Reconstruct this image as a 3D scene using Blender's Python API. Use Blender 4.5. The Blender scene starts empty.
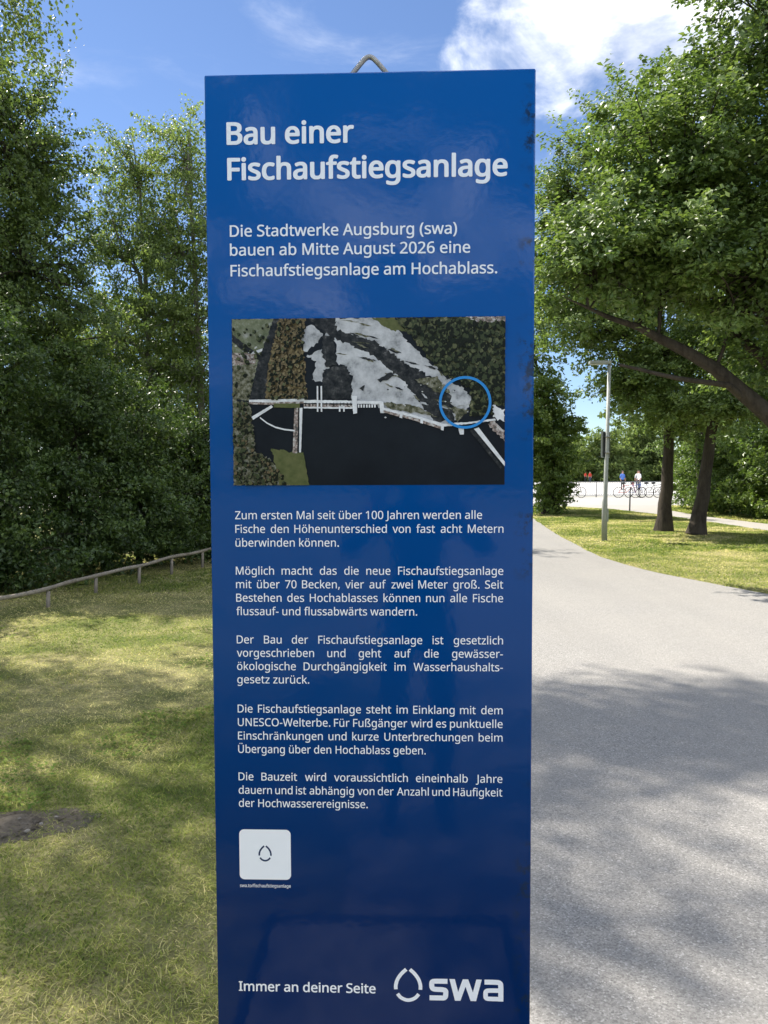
import bpy, math, random
import numpy as np
from mathutils import Vector, Matrix
R = math.radians
rng = np.random.default_rng(7)
random.seed(7)
scene = bpy.context.scene
COL = scene.collection

# ------------------------------------------------------------------ camera, sky, sun, exposure
PITCH, ROLL = R(2.868), R(-0.197)
EYE = Vector((0, 0, 1.6))
cam_data = bpy.data.cameras.new("camera")
cam = bpy.data.objects.new("camera", cam_data); COL.objects.link(cam)
f = Vector((0, math.cos(PITCH), -math.sin(PITCH))); r = Vector((1, 0, 0)); u = r.cross(f)
r2 = math.cos(ROLL) * r + math.sin(ROLL) * u; u2 = -math.sin(ROLL) * r + math.cos(ROLL) * u
cam.matrix_world = Matrix(((r2.x, u2.x, -f.x, EYE.x), (r2.y, u2.y, -f.y, EYE.y), (r2.z, u2.z, -f.z, EYE.z), (0, 0, 0, 1)))
cam_data.sensor_fit = 'VERTICAL'; cam_data.sensor_height = 24; cam_data.lens = 24 * 769 / 1024
cam_data.clip_start = 0.02; cam_data.clip_end = 3000
scene.camera = cam

SUN_EL, SUN_AZ = R(53), R(-50)          # azimuth from +Y towards +X: ahead and to the left
sun_dir = Vector((math.sin(SUN_AZ) * math.cos(SUN_EL), math.cos(SUN_AZ) * math.cos(SUN_EL), math.sin(SUN_EL)))
sd = bpy.data.lights.new("sun", 'SUN'); sd.energy = 3.9; sd.angle = R(0.55); sd.color = (1, .935, .83)
sun = bpy.data.objects.new("sun", sd); COL.objects.link(sun)
sun.rotation_euler = (-sun_dir).to_track_quat('-Z', 'Y').to_euler(); sun.location = (0, 0, 30)

world = bpy.data.worlds.new("World"); scene.world = world; world.use_nodes = True
wn, wl = world.node_tree.nodes, world.node_tree.links
bg = wn["Background"]; bg.inputs[1].default_value = 0.07
sky = wn.new("ShaderNodeTexSky"); sky.sky_type = 'NISHITA'; sky.sun_disc = False
sky.sun_elevation = SUN_EL; sky.sun_rotation = SUN_AZ; sky.altitude = 900; sky.air_density = 1.0; sky.dust_density = .15; sky.ozone_density = 2.0
tc = wn.new("ShaderNodeTexCoord")
def wmath(op, a, b=None, c=None):
    n = wn.new("ShaderNodeMath"); n.operation = op
    for i, v in enumerate((a, b, c)):
        if v is None: continue
        if isinstance(v, (int, float)): n.inputs[i].default_value = v
        else: wl.new(v, n.inputs[i])
    return n.outputs[0]
def wramp(v, a, b):
    n = wn.new("ShaderNodeMapRange"); n.interpolation_type = 'SMOOTHSTEP'
    wl.new(v, n.inputs[0]); n.inputs[1].default_value = a; n.inputs[2].default_value = b
    return n.outputs[0]
def wdot(d):
    n = wn.new("ShaderNodeVectorMath"); n.operation = 'DOT_PRODUCT'; wl.new(tc.outputs['Generated'], n.inputs[0])
    n.inputs[1].default_value = Vector(d).normalized(); return n.outputs['Value']
def wnoise(scale, detail, rough, dist=0., stretch=(1, 1, 1), off=(0, 0, 0)):
    m = wn.new("ShaderNodeMapping"); m.inputs['Scale'].default_value = stretch; m.inputs['Location'].default_value = off
    wl.new(tc.outputs['Generated'], m.inputs[0])
    n = wn.new("ShaderNodeTexNoise"); n.inputs['Scale'].default_value = scale; n.inputs['Detail'].default_value = detail
    n.inputs['Roughness'].default_value = rough; n.inputs['Distortion'].default_value = dist
    wl.new(m.outputs[0], n.inputs['Vector']); return n.outputs['Fac']
n1 = wnoise(5.5, 9, .58, .35, (1, 1, 1.6), (.3, .1, .2))
n2 = wnoise(3.2, 8, .6, .8, (1, 1, 3.0), (2.3, 1.1, .7))
front = wramp(wdot((.33, 1, .66)), .966, .998)               # the bank of cumulus ahead on the right
front = wmath('MAXIMUM', front, wmath('MULTIPLY', wramp(wdot((.62, 1, .42)), .95, .995), .7))
c_front = wmath('MULTIPLY', wramp(wmath('ADD', n1, wmath('MULTIPLY', front, .34)), .64, .86), .92)
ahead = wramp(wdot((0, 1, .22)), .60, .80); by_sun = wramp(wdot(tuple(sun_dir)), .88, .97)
back = wmath('MULTIPLY', wmath('SUBTRACT', 1.0, ahead), wmath('SUBTRACT', 1.0, by_sun))      # broken cumulus added out of view for fill light
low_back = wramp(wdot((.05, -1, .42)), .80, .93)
c_fill = wmath('MULTIPLY', wramp(wmath('SUBTRACT', n1, wmath('MULTIPLY', low_back, .07)), .44, .57), back)
c_wisp = wmath('MULTIPLY', wramp(n2, .52, .85), .33)
cloud = wmath('MINIMUM', wmath('MAXIMUM', wmath('MAXIMUM', c_front, c_fill), c_wisp), .97)
mixc = wn.new("ShaderNodeMix"); mixc.data_type = 'RGBA'
tint = wn.new("ShaderNodeMix"); tint.data_type = 'RGBA'; tint.blend_type = 'MULTIPLY'; tint.inputs[0].default_value = 1
wl.new(sky.outputs[0], tint.inputs[6]); tint.inputs[7].default_value = (.82, .87, .98, 1)
wl.new(cloud, mixc.inputs[0]); wl.new(tint.outputs[2], mixc.inputs[6])
shade = wnoise(9, 5, .6, .2, (1, 1, 2), (1, 4, 2))
cr = wn.new("ShaderNodeMix"); cr.data_type = 'RGBA'; wl.new(wramp(shade, .35, .65), cr.inputs[0])
cr.inputs[6].default_value = (6.2, 6.7, 7.8, 1); cr.inputs[7].default_value = (12.5, 12.5, 12.5, 1)
lit = wn.new("ShaderNodeVectorMath"); lit.operation = 'SCALE'; wl.new(cr.outputs[2], lit.inputs[0])      # clouds behind the camera made brighter as added fill for the sign face
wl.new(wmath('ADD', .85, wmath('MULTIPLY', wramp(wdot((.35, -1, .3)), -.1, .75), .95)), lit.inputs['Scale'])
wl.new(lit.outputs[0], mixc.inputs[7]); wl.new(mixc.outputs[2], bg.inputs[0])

vs = scene.view_settings; vs.view_transform = 'Standard'; vs.look = 'None'; vs.gamma = 1; vs.use_curve_mapping = False
vs.exposure = 1.3
scene.cycles.max_bounces = 10; scene.cycles.transparent_max_bounces = 4
scene.cycles.diffuse_bounces = 5; scene.cycles.glossy_bounces = 3; scene.cycles.transmission_bounces = 6
scene.cycles.use_denoising = True

# ------------------------------------------------------------------ material helpers
class Mat:
    def __init__(s, name):
        s.m = bpy.data.materials.new(name); s.m.use_nodes = True
        s.n, s.l = s.m.node_tree.nodes, s.m.node_tree.links
        s.b = s.n["Principled BSDF"]; s.out = s.n["Material Output"]; s._tc = None
    def coord(s, which='Object'):
        if not s._tc: s._tc = s.n.new("ShaderNodeTexCoord")
        return s._tc.outputs[which]
    def noise(s, scale, detail=4, rough=.55, dist=0, stretch=None, vec=None):
        n = s.n.new("ShaderNodeTexNoise"); n.inputs['Scale'].default_value = scale; n.inputs['Detail'].default_value = detail
        n.inputs['Roughness'].default_value = rough; n.inputs['Distortion'].default_value = dist
        v = vec or s.coord()
        if stretch:
            m = s.n.new("ShaderNodeMapping"); m.inputs['Scale'].default_value = stretch; s.l.new(v, m.inputs[0]); v = m.outputs[0]
        s.l.new(v, n.inputs['Vector']); return n.outputs['Fac']
    def voronoi(s, scale, out='Distance', feature='F1'):
        n = s.n.new("ShaderNodeTexVoronoi"); n.feature = feature; n.inputs['Scale'].default_value = scale
        s.l.new(s.coord(), n.inputs['Vector']); return n.outputs[out]
    def ramp(s, v, stops):
        n = s.n.new("ShaderNodeValToRGB"); e = n.color_ramp.elements
        while len(e) < len(stops): e.new(.5)
        for el, (p, c) in zip(e, stops):
            el.position = p; el.color = (*c, 1) if len(c) == 3 else c
        s.l.new(v, n.inputs[0]); return n.outputs[0]
    def mix(s, fac, a, b, mode='MIX'):
        n = s.n.new("ShaderNodeMix"); n.data_type = 'RGBA'; n.blend_type = mode
        for i, v in ((0, fac), (6, a), (7, b)):
            if isinstance(v, (int, float)): n.inputs[i].default_value = v
            elif isinstance(v, tuple): n.inputs[i].default_value = (*v, 1)
            else: s.l.new(v, n.inputs[i])
        return n.outputs[2]
    def math(s, op, a, b=0.):
        n = s.n.new("ShaderNodeMath"); n.operation = op
        for i, v in enumerate((a, b)):
            if isinstance(v, (int, float)): n.inputs[i].default_value = v
            else: s.l.new(v, n.inputs[i])
        return n.outputs[0]
    def base(s, v, rough=.6, spec=.5, metal=0.):
        if isinstance(v, tuple): s.b.inputs['Base Color'].default_value = (*v, 1)
        else: s.l.new(v, s.b.inputs['Base Color'])
        if isinstance(rough, (int, float)): s.b.inputs['Roughness'].default_value = rough
        else: s.l.new(rough, s.b.inputs['Roughness'])
        s.b.inputs['Specular IOR Level'].default_value = spec; s.b.inputs['Metallic'].default_value = metal
        return s
    def bump(s, h, strength=.3, dist=.01):
        n = s.n.new("ShaderNodeBump"); n.inputs['Strength'].default_value = strength; n.inputs['Distance'].default_value = dist
        s.l.new(h, n.inputs['Height']); s.l.new(n.outputs[0], s.b.inputs['Normal']); return s

def simple(name, c, rough=.6, spec=.5, metal=0., var=.25, scale=6.):
    m = Mat(name); k = m.noise(scale, 5)
    lo = tuple(x * (1 - var) for x in c); hi = tuple(min(1, x * (1 + var)) for x in c)
    m.base(m.ramp(k, [(.3, lo), (.7, hi)]), rough, spec, metal); return m.m

def leaf_mat(name, dark, mid, light, transl=.35, rough=.42, spec=.5, sward=0.):
    m = Mat(name)
    a = m.n.new("ShaderNodeAttribute"); a.attribute_name = 'tone'
    col = m.ramp(a.outputs['Fac'], [(0, dark), (.5, mid), (1, light)])
    m.base(col, rough, spec)
    t = m.n.new("ShaderNodeBsdfTranslucent")
    tcx = m.mix(1., col, (1.2, 1.22, .78), 'MULTIPLY'); m.l.new(tcx, t.inputs[0])
    mx = m.n.new("ShaderNodeMixShader"); mx.inputs[0].default_value = transl
    m.l.new(m.b.outputs[0], mx.inputs[1]); m.l.new(t.outputs[0], mx.inputs[2]); m.l.new(mx.outputs[0], m.out.inputs[0])
    if sward:      # short blades shade together as a sward: soften each blade's normal towards the turf's
        gm = m.n.new("ShaderNodeNewGeometry"); vm = m.n.new("ShaderNodeMix"); vm.data_type = 'VECTOR'; vm.inputs[0].default_value = sward
        m.l.new(gm.outputs['Normal'], vm.inputs[4]); vm.inputs[5].default_value = (0, 0, 1)
        nn = m.n.new("ShaderNodeVectorMath"); nn.operation = 'NORMALIZE'; m.l.new(vm.outputs[1], nn.inputs[0]); m.l.new(nn.outputs[0], m.b.inputs['Normal'])
    return m.m

def bark_mat(name, a, b, scale=14):
    m = Mat(name); k = m.noise(scale, 8, .7, .4, (1, 1, .22)); k2 = m.noise(2.5, 4)
    m.base(m.mix(m.ramp(k2, [(.35, (0, 0, 0)), (.7, (.6, .6, .6))]), m.ramp(k, [(.35, a), (.65, b)]), tuple(x * 1.25 for x in b)), .9, .2)
    m.bump(k, .9, .03); return m.m

# ------------------------------------------------------------------ mesh helpers
def link(name, me, parent=None):
    o = bpy.data.objects.new(name, me); COL.objects.link(o)
    if parent is not None: o.parent = parent
    return o
def props(o, label=None, cat=None, group=None, kind=None):
    for k, v in (('label', label), ('category', cat), ('group', group), ('kind', kind)):
        if v: o[k] = v
    return o
def empty(name, loc, label, cat, group=None, rotz=0):
    o = bpy.data.objects.new(name, None); COL.objects.link(o); o.location = loc; o.rotation_euler = (0, 0, rotz)
    o.empty_display_size = .2
    return props(o, label, cat, group)
def big_mesh(name, V, F, mats, parent=None, smooth=False, tone=None, midx=None):
    """V (n,3) array, F (m,k) array of one face size"""
    V = np.asarray(V, np.float32); F = np.asarray(F, np.int32); me = bpy.data.meshes.new(name)
    me.vertices.add(len(V)); me.vertices.foreach_set('co', V.ravel())
    k = F.shape[1]; me.loops.add(F.size); me.loops.foreach_set('vertex_index', F.ravel())
    me.polygons.add(len(F)); me.polygons.foreach_set('loop_start', np.arange(len(F), dtype=np.int32) * k)
    me.polygons.foreach_set('use_smooth', np.full(len(F), bool(smooth)))
    for m in (mats if isinstance(mats, (list, tuple)) else [mats]): me.materials.append(m)
    if midx is not None: me.polygons.foreach_set('material_index', np.asarray(midx, np.int32))
    if tone is not None:
        at = me.attributes.new('tone', 'FLOAT', 'POINT'); at.data.foreach_set('value', np.asarray(tone, np.float32))
    me.update(calc_edges=True); me.validate()
    return link(name, me, parent)
class MB:
    def __init__(s): s.V, s.F, s.M, s.S = [], [], [], []
    def add(s, V, F, mi=0, smooth=False):
        o = len(s.V); s.V += [tuple(v) for v in V]; s.F += [tuple(i + o for i in q) for q in F]
        s.M += [mi] * len(F); s.S += [smooth] * len(F); return s
    def box(s, lo, hi, mi=0, M=None):
        x0, y0, z0 = lo; x1, y1, z1 = hi
        V = [Vector(p) for p in ((x0, y0, z0), (x1, y0, z0), (x1, y1, z0), (x0, y1, z0), (x0, y0, z1), (x1, y0, z1), (x1, y1, z1), (x0, y1, z1))]
        if M is not None: V = [M @ v for v in V]
        return s.add(V, [(0, 3, 2, 1), (4, 5, 6, 7), (0, 1, 5, 4), (1, 2, 6, 5), (2, 3, 7, 6), (3, 0, 4, 7)], mi)
    def tube(s, pts, rad, n=8, mi=0, caps=True):
        V, F = tube_np(np.array([tuple(p) for p in pts], float), np.array([rad] * len(pts) if isinstance(rad, (int, float)) else rad), n)
        F = [tuple(q) for q in F.tolist()]
        if caps:
            L = len(pts); F += [tuple(reversed(range(n))), tuple(range((L - 1) * n, L * n))]
        return s.add(V, F, mi, True)
    def build(s, name, mats, parent=None, bevel=0.):
        me = bpy.data.meshes.new(name); me.from_pydata(s.V, [], s.F)
        for m in (mats if isinstance(mats, (list, tuple)) else [mats]): me.materials.append(m)
        me.polygons.foreach_set('material_index', s.M); me.polygons.foreach_set('use_smooth', s.S); me.update()
        o = link(name, me, parent)
        if bevel:
            b = o.modifiers.new('bevel', 'BEVEL'); b.width = bevel; b.segments = 2; b.limit_method = 'ANGLE'
        return o
def tube_np(P, rad, n=6):
    L = len(P); T = np.gradient(P, axis=0); T /= np.linalg.norm(T, axis=1, keepdims=True) + 1e-9
    ref = np.array([1., 0, 0]) if abs(T[:, 0]).mean() < .7 else np.array([0, 1., 0])
    A = np.cross(T, ref); A /= np.linalg.norm(A, axis=1, keepdims=True) + 1e-9; B = np.cross(T, A)
    th = np.linspace(0, 2 * np.pi, n, endpoint=False)
    V = P[:, None] + rad[:, None, None] * (A[:, None] * np.cos(th)[None, :, None] + B[:, None] * np.sin(th)[None, :, None])
    i = np.arange(L - 1)[:, None] * n; j = np.arange(n)[None]; jn = (j + 1) % n
    F = np.stack([i + j, i + jn, i + n + jn, i + n + j], -1).reshape(-1, 4)
    return V.reshape(-1, 3), F
def curve_pts(p0, p1, n=8, sag=0., wob=0., g=rng):
    p0, p1 = np.array(p0, float), np.array(p1, float); t = np.linspace(0, 1, n)[:, None]
    P = p0 + (p1 - p0) * t; P[:, 2] += sag * 4 * (t * (1 - t))[:, 0]
    w = g.normal(0, wob, (n, 3)); w[0] = w[-1] = 0
    return P + w
def fbm(x, y, seed=0, oct=4, s=1.):
    g = np.random.default_rng(seed); v = np.zeros_like(x, float); a = 1.
    for o in range(oct):
        for k in range(3):
            th = g.uniform(0, 2 * np.pi); ph = g.uniform(0, 6.28)
            v += a * np.sin(s * (x * np.cos(th) + y * np.sin(th)) + ph + 1.3 * np.sin(s * .7 * (y * np.cos(th) - x * np.sin(th)) + ph * 2)) / 3
        a *= .55; s *= 1.9
    return v

# ------------------------------------------------------------------ leaves and trees
def leaves(C, size, g, up=.6, droop=0., aspect=.6, out=None, sizevar=.35, tone_c=.5, tone_v=.22):
    """folded leaf blades at points C"""
    n = len(C)
    N = g.normal(0, 1, (n, 3)); N /= np.linalg.norm(N, axis=1, keepdims=True)
    N = N * (1 - up) + np.array([0, 0, up])
    if out is not None: N += out * .35
    N /= np.linalg.norm(N, axis=1, keepdims=True) + 1e-9
    D = g.normal(0, 1, (n, 3)); D[:, 2] -= droop * 2
    D -= N * (D * N).sum(1, keepdims=True); D /= np.linalg.norm(D, axis=1, keepdims=True) + 1e-9
    S = np.cross(N, D); s = size * (1 + g.uniform(-sizevar, sizevar, (n, 1)))
    w = s * aspect * .5; fold = g.uniform(.05, .35, (n, 1)) * w
    base = C - D * s * .5; tip = C + D * s * .5 - N * s * g.uniform(0, .25, (n, 1))
    mid = C - D * s * .08
    V = np.stack([base, mid + S * w + N * fold, tip, mid - S * w + N * fold], 1).reshape(-1, 3)
    i = np.arange(n)[:, None] * 4
    F = np.concatenate([i + np.array([[0, 2, 1]]), i + np.array([[0, 3, 2]])], 0)
    tone = np.clip(g.normal(tone_c, tone_v, n), 0, 1)
    return V, F, np.repeat(tone, 4)

def blob_points(blobs, g, shell=.45):
    """cluster centres spread through ellipsoids, thicker towards the outside"""
    out, bid = [], []
    for bi, (c, rr, n) in enumerate(blobs):
        n = int(n * 1.22)
        d = g.normal(0, 1, (n, 3)); d /= np.linalg.norm(d, axis=1, keepdims=True)
        q = g.uniform(0, 1, (n, 1)) ** shell
        lump = 1 + .16 * np.sin(3.1 * d[:, :1] * 2 + bi) + .14 * np.sin(4.3 * d[:, 1:2] * 2 + 1.7 * bi) + .14 * np.sin(5 * d[:, 2:3] + bi * 2.2)
        out.append(np.array(c) + d * q * np.array(rr) * lump); bid += [bi] * n
    return np.concatenate(out), np.array(bid)

def make_tree(name, label, cat, base, trunks, blobs, lm, bm, leaf=.1, per=60, csize=.38, flat=.6, up=.42, droop=.2, aspect=.6,
              group=None, seed=1, twig=.012, limb=.06, shell=.45, extra_limbs=(), tone_c=.5, tone_v=.22, crown_name='crown', strands=False, limb_h=.55, trunk_name='trunk'):
    g = np.random.default_rng(seed); base = np.array(base, float)
    root = empty(name, tuple(base), label, cat, group)
    TV, TF, off = [], [], 0
    def addt(P, rad, n=7):
        nonlocal off
        V, F = tube_np(np.asarray(P, float), np.asarray(rad, float), n); TV.append(V); TF.append(F + off); off += len(V)
    trunk_pts = []
    for P, r0, r1 in trunks:
        P = np.array(P, float); n = 14; t = np.linspace(0, 1, n); tt = np.linspace(0, 1, len(P))
        Q = np.stack([np.interp(t, tt, P[:, k]) for k in range(3)], 1)
        for _ in range(2): Q[1:-1] = (Q[:-2] + 2 * Q[1:-1] + Q[2:]) / 4
        Q[1:] += g.normal(0, r0 * .12, (n - 1, 3)) * np.array([1, 1, .2])
        rad = r0 + (r1 - r0) * t ** .8; rad[0] *= 1.3; rad[1] *= 1.06
        addt(Q, rad, 12); trunk_pts.append(Q[2:])
    TP = np.concatenate(trunk_pts) if trunk_pts else base[None]
    for P, r0, r1 in extra_limbs:
        P = np.array(P, float); t = np.linspace(0, 1, 10); tt = np.linspace(0, 1, len(P))
        Q = np.stack([np.interp(t, tt, P[:, k]) for k in range(3)], 1) + g.normal(0, r0 * .15, (10, 3))
        addt(Q, r0 + (r1 - r0) * t, 9)
    C, bid = blob_points(blobs, g, shell)
    cc0 = np.array([b[0] for b in blobs])[bid]; push = np.where(g.uniform(0, 1, len(C)) < .14, g.uniform(1.06, 1.28, len(C)), 1.0); C = cc0 + (C - cc0) * push[:, None]
    for bi, (c, rr, n) in enumerate(blobs):
        c = np.array(c, float); want = c - np.array([0, 0, rr[2] * limb_h])
        a = TP[np.argmin(((TP - want) ** 2).sum(1) + 2. * np.maximum(0, TP[:, 2] - c[2]) ** 2)]
        P = curve_pts(a, c, 8, .12 * np.linalg.norm(c - a), .05, g); addt(P, np.linspace(limb, limb * .35, 8), 6)
        mine = C[bid == bi]
        for p in mine[::2]:
            s = P[g.integers(3, 8)]; Q = curve_pts(s, p, 4, .06 * np.linalg.norm(p - s), .03, g)
            addt(Q, np.linspace(twig * 1.6, twig * .5, 4), 4)
    if trunks or True:
        TV_, TF_ = np.concatenate(TV), np.concatenate(TF)
        big_mesh(trunk_name, TV_ - base, TF_, bm, root, True)
    # leaves
    n = len(C) * per
    ci = np.repeat(np.arange(len(C)), per); sc = csize * g.uniform(.6, 1.25, len(C))
    if strands:
        t = g.uniform(0, 1, n) ** .8; L = g.uniform(.5, 1.5, len(C))
        sub = g.integers(0, 4, n); offs = g.normal(0, csize, (len(C), 4, 3)) * np.array([1, 1, .4])
        X = C[ci] + offs[ci, sub] + g.normal(0, .045, (n, 3)); X[:, 2] -= t * L[ci]
        X[:, 0] += .1 * np.sin(t * 3 + ci)
    else:
        cc = np.array([b[0] for b in blobs])[bid]; ax = C - cc; ax /= np.linalg.norm(ax, axis=1, keepdims=True) + 1e-9
        ax += g.normal(0, .45, ax.shape); ax[:, 2] = ax[:, 2] * .7 - droop * .25; ax /= np.linalg.norm(ax, axis=1, keepdims=True) + 1e-9
        t = g.beta(1.6, 1.5, n) * 2.3 - .9; lat = (.62 - .28 * np.clip(t, -.5, 1.4))
        X = C[ci] + ax[ci] * (t * sc[ci])[:, None] + np.clip(g.normal(0, 1, (n, 3)), -1.6, 1.6) * (lat * sc[ci])[:, None] * np.array([.60, .60, .60 * flat])
    ctr = np.array([b[0] for b in blobs])[bid][ci]; out = X - ctr; out /= np.linalg.norm(out, axis=1, keepdims=True) + 1e-9
    ct = g.normal(0, .13, len(C))
    V, F, tone = leaves(X, leaf, g, up, droop, aspect, out, .35, tone_c, tone_v)
    tone = np.clip(tone + np.repeat(ct[ci], 4), 0, 1)
    big_mesh(crown_name, V - base, F, lm, root, False, tone)
    return root

LM_maple = leaf_mat('maple leaf', (0.060, 0.104, 0.021), (0.132, 0.205, 0.050), (0.231, 0.306, 0.084), 0.40, .44, .62)
LM_ash = leaf_mat('ash leaf', (0.066, 0.109, 0.024), (0.139, 0.210, 0.054), (0.231, 0.306, 0.092), 0.44, .44, .62)
LM_birch = leaf_mat('birch leaf', (0.057, 0.095, 0.022), (0.121, 0.183, 0.050), (0.220, 0.279, 0.088), 0.42, .44, .62)
LM_poplar = leaf_mat('pale leaf', (0.077, 0.122, 0.032), (0.148, 0.212, 0.060), (0.263, 0.333, 0.108), 0.46, .44, .62)
LM_hedge = leaf_mat('hedge leaf', (0.032, 0.063, 0.014), (0.068, 0.117, 0.027), (0.153, 0.220, 0.056), 0.36, .44, .62)
LM_bush = leaf_mat('bush leaf', (0.060, 0.106, 0.020), (0.121, 0.193, 0.040), (0.220, 0.293, 0.072), 0.42, .44, .62)
LM_far = leaf_mat('far leaf', (0.099, 0.146, 0.048), (0.176, 0.239, 0.080), (0.263, 0.320, 0.112), .55, .6, .3)
BM_grey = bark_mat('grey bark', (.025, .021, .017), (.13, .112, .092), 22)
BM_dark = bark_mat('dark bark', (.022, .018, .014), (.07, .058, .045))
BM_pale = bark_mat('pale bark', (.10, .092, .075), (.24, .225, .19))
BM_birch = bark_mat('birch bark', (.16, .14, .12), (.42, .40, .37), 8)

# ------------------------------------------------------------------ ground, road, path, plaza
def lawn_height(x, y):
    k = np.clip((-x - 1.0) / 1.2, 0, 1) * np.clip((60 - y) / 20, 0, 1)
    return k * .028 * fbm(x, y, 3, 4, .9)
def soil_mask(x, y):     # bare worn patch in the lawn
    dx, dy = (x + 1.99), (y - 3.30)
    a = R(18); ux, uy = dx * math.cos(a) + dy * math.sin(a), -dx * math.sin(a) + dy * math.cos(a)
    return np.sqrt((ux / .52) ** 2 + (uy / .19) ** 2) + .30 * fbm(x, y, 11, 4, 8.)

m = Mat('lawn soil'); k1 = m.noise(1.1, 6, .65); k2 = m.noise(38, 6, .7); k3 = m.noise(7, 5, .6)
c = m.mix(m.ramp(k1, [(.40, (0, 0, 0)), (.62, (1, 1, 1))]), (.12, .155, .042), (.40, .36, .17))
c = m.mix(m.ramp(k3, [(.45, (0, 0, 0)), (.75, (.7, .7, .7))]), c, (.20, .20, .075))
m.base(m.mix(m.ramp(k2, [(.3, (.85, .85, .85)), (.6, (0, 0, 0))]), c, (.12, .105, .055)), .95, .1); m.bump(k2, .8, .03); M_lawn = m.m
def graded(lo, hi, near, fine, coarse):
    out, v = [], near
    a = list(np.arange(near[0], near[1] + 1e-6, fine)); s = fine; v = near[1]
    while v < hi: s *= 1.35; v += min(s, coarse); a.append(v)
    s = fine; v = near[0]
    while v > lo: s *= 1.35; v -= min(s, coarse); a.insert(0, v)
    return np.array(a)
gx = graded(-900, 900, (-8, 0), .16, 80); gy = graded(-900, 900, (0, 14), .16, 80)
X, Y = np.meshgrid(gx, gy); Z = lawn_height(X, Y)
nx, ny = len(gx), len(gy); idx = (np.arange(ny - 1)[:, None] * nx + np.arange(nx - 1)[None])
F = np.stack([idx, idx + 1, idx + nx + 1, idx + nx], -1).reshape(-1, 4)
props(big_mesh('ground', np.stack([X, Y, Z], -1).reshape(-1, 3), F, M_lawn, None, True), kind='structure')

def smooth_line(P, n=120):
    P = np.array(P, float); t = np.concatenate([[0], np.cumsum(np.linalg.norm(np.diff(P, axis=0), axis=1))])
    s = np.linspace(0, t[-1], n); Q = np.stack([np.interp(s, t, P[:, k]) for k in range(2)], 1)
    for _ in range(max(2, n // 30)): Q[1:-1] = (Q[:-2] + 2 * Q[1:-1] + Q[2:]) / 4
    return Q
def strip(name, A, B, z, mat, rag=.02):
    n = 260; A, B = smooth_line(A, n), smooth_line(B, n)
    A = A + rag * np.stack([fbm(A[:, 1] * 3, A[:, 0], 5), 0 * A[:, 0]], 1); B = B + rag * np.stack([fbm(B[:, 1] * 3, B[:, 0], 6), 0 * B[:, 0]], 1)
    V = np.concatenate([np.c_[A, np.full(n, z)], np.c_[B, np.full(n, z)]]); i = np.arange(n - 1)
    return props(big_mesh(name, V, np.stack([i, n + i, n + i + 1, i + 1], -1), mat), kind='structure')
m = Mat('fine pale asphalt'); sp = m.noise(190, 3, .75); sp2 = m.noise(420, 2, .6); bl = m.noise(.55, 6, .62); tr = m.noise(1.2, 5, .6, .3, (1, .16, 1))
vor = m.voronoi(150)
c = m.ramp(sp, [(.28, (.12, .117, .112)), (.44, (.225, .217, .204)), (.58, (.285, .275, .257)), (.76, (.46, .44, .41))])
vg = m.n.new("ShaderNodeTexVoronoi"); vg.inputs['Scale'].default_value = 170; m.l.new(m.coord(), vg.inputs['Vector'])
grain = m.n.new("ShaderNodeSeparateColor"); m.l.new(vg.outputs['Color'], grain.inputs[0])
c = m.mix(.62, c, m.ramp(grain.outputs[0], [(.0, (.09, .088, .084)), (.22, (.19, .183, .172)), (.6, (.285, .275, .257)), (.9, (.38, .366, .342)), (1, (.58, .565, .54))]))
c = m.mix(m.ramp(bl, [(.38, (0, 0, 0)), (.68, (.42, .42, .42))]), c, (.31, .293, .264))
c = m.mix(m.ramp(tr, [(.45, (0, 0, 0)), (.7, (.30, .30, .30))]), c, (.20, .196, .188))
c = m.mix(m.ramp(m.voronoi(26), [(.0, (.75, .75, .75)), (.05, (0, 0, 0))]), c, (.12, .105, .085))
m.base(c, .85, .25); m.bump(m.math('ADD', sp, m.math('MULTIPLY', sp2, .5)), .45, .006); M_road = m.m
ROAD_R = [(9, -25), (7.4, 2), (6.3, 6.5), (5.0, 10.1), (4.3, 12.3), (4.1, 14.3), (4.44, 19.5), (5.2, 26.7), (7.2, 38)]
ROAD_L = [(-.9, -25), (-.25, 0), (-.15, 3), (.0, 8), (.3, 14), (.9, 22), (1.6, 28), (2.0, 38)]
strip('road', ROAD_L, ROAD_R, .004, M_road)
m = Mat('pale gravel path'); sp = m.noise(60, 4, .7); bl = m.noise(.5, 5)
m.base(m.mix(m.ramp(bl, [(.4, (0, 0, 0)), (.7, (.4, .4, .4))]), m.ramp(sp, [(.3, (.30, .28, .25)), (.7, (.42, .40, .37))]), (.34, .32, .28)), .9, .2); M_path = m.m
PATH_L = [(10.9, -20), (10.7, 10), (10.5, 21), (10.5, 29), (10.0, 34), (8.2, 37.2)]
PATH_R = [(12.6, -20), (12.2, 10), (11.8, 23.6), (11.6, 28), (12.2, 34), (13.6, 37.2)]
strip('footpath', PATH_L, PATH_R, .008, M_path)
m = Mat('pale paving'); sp = m.noise(8, 5, .7)
m.base(m.ramp(sp, [(.3, (.31, .30, .28)), (.7, (.40, .385, .36))]), .9, .2); M_plaza = m.m
strip('plaza', [(-30, 37), (45, 37)], [(-30, 51.5), (45, 51.5)], .012, M_plaza, .12)
m = Mat('river gravel'); sp = m.noise(1.2, 6, .75)
m.base(m.ramp(sp, [(.3, (.40, .39, .37)), (.7, (.60, .585, .56))]), .9, .2); M_bank = m.m
strip('gravel_bank', [(-60, 52.5), (110, 52.5)], [(-60, 139), (110, 139)], .012, M_bank, .5)

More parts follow.
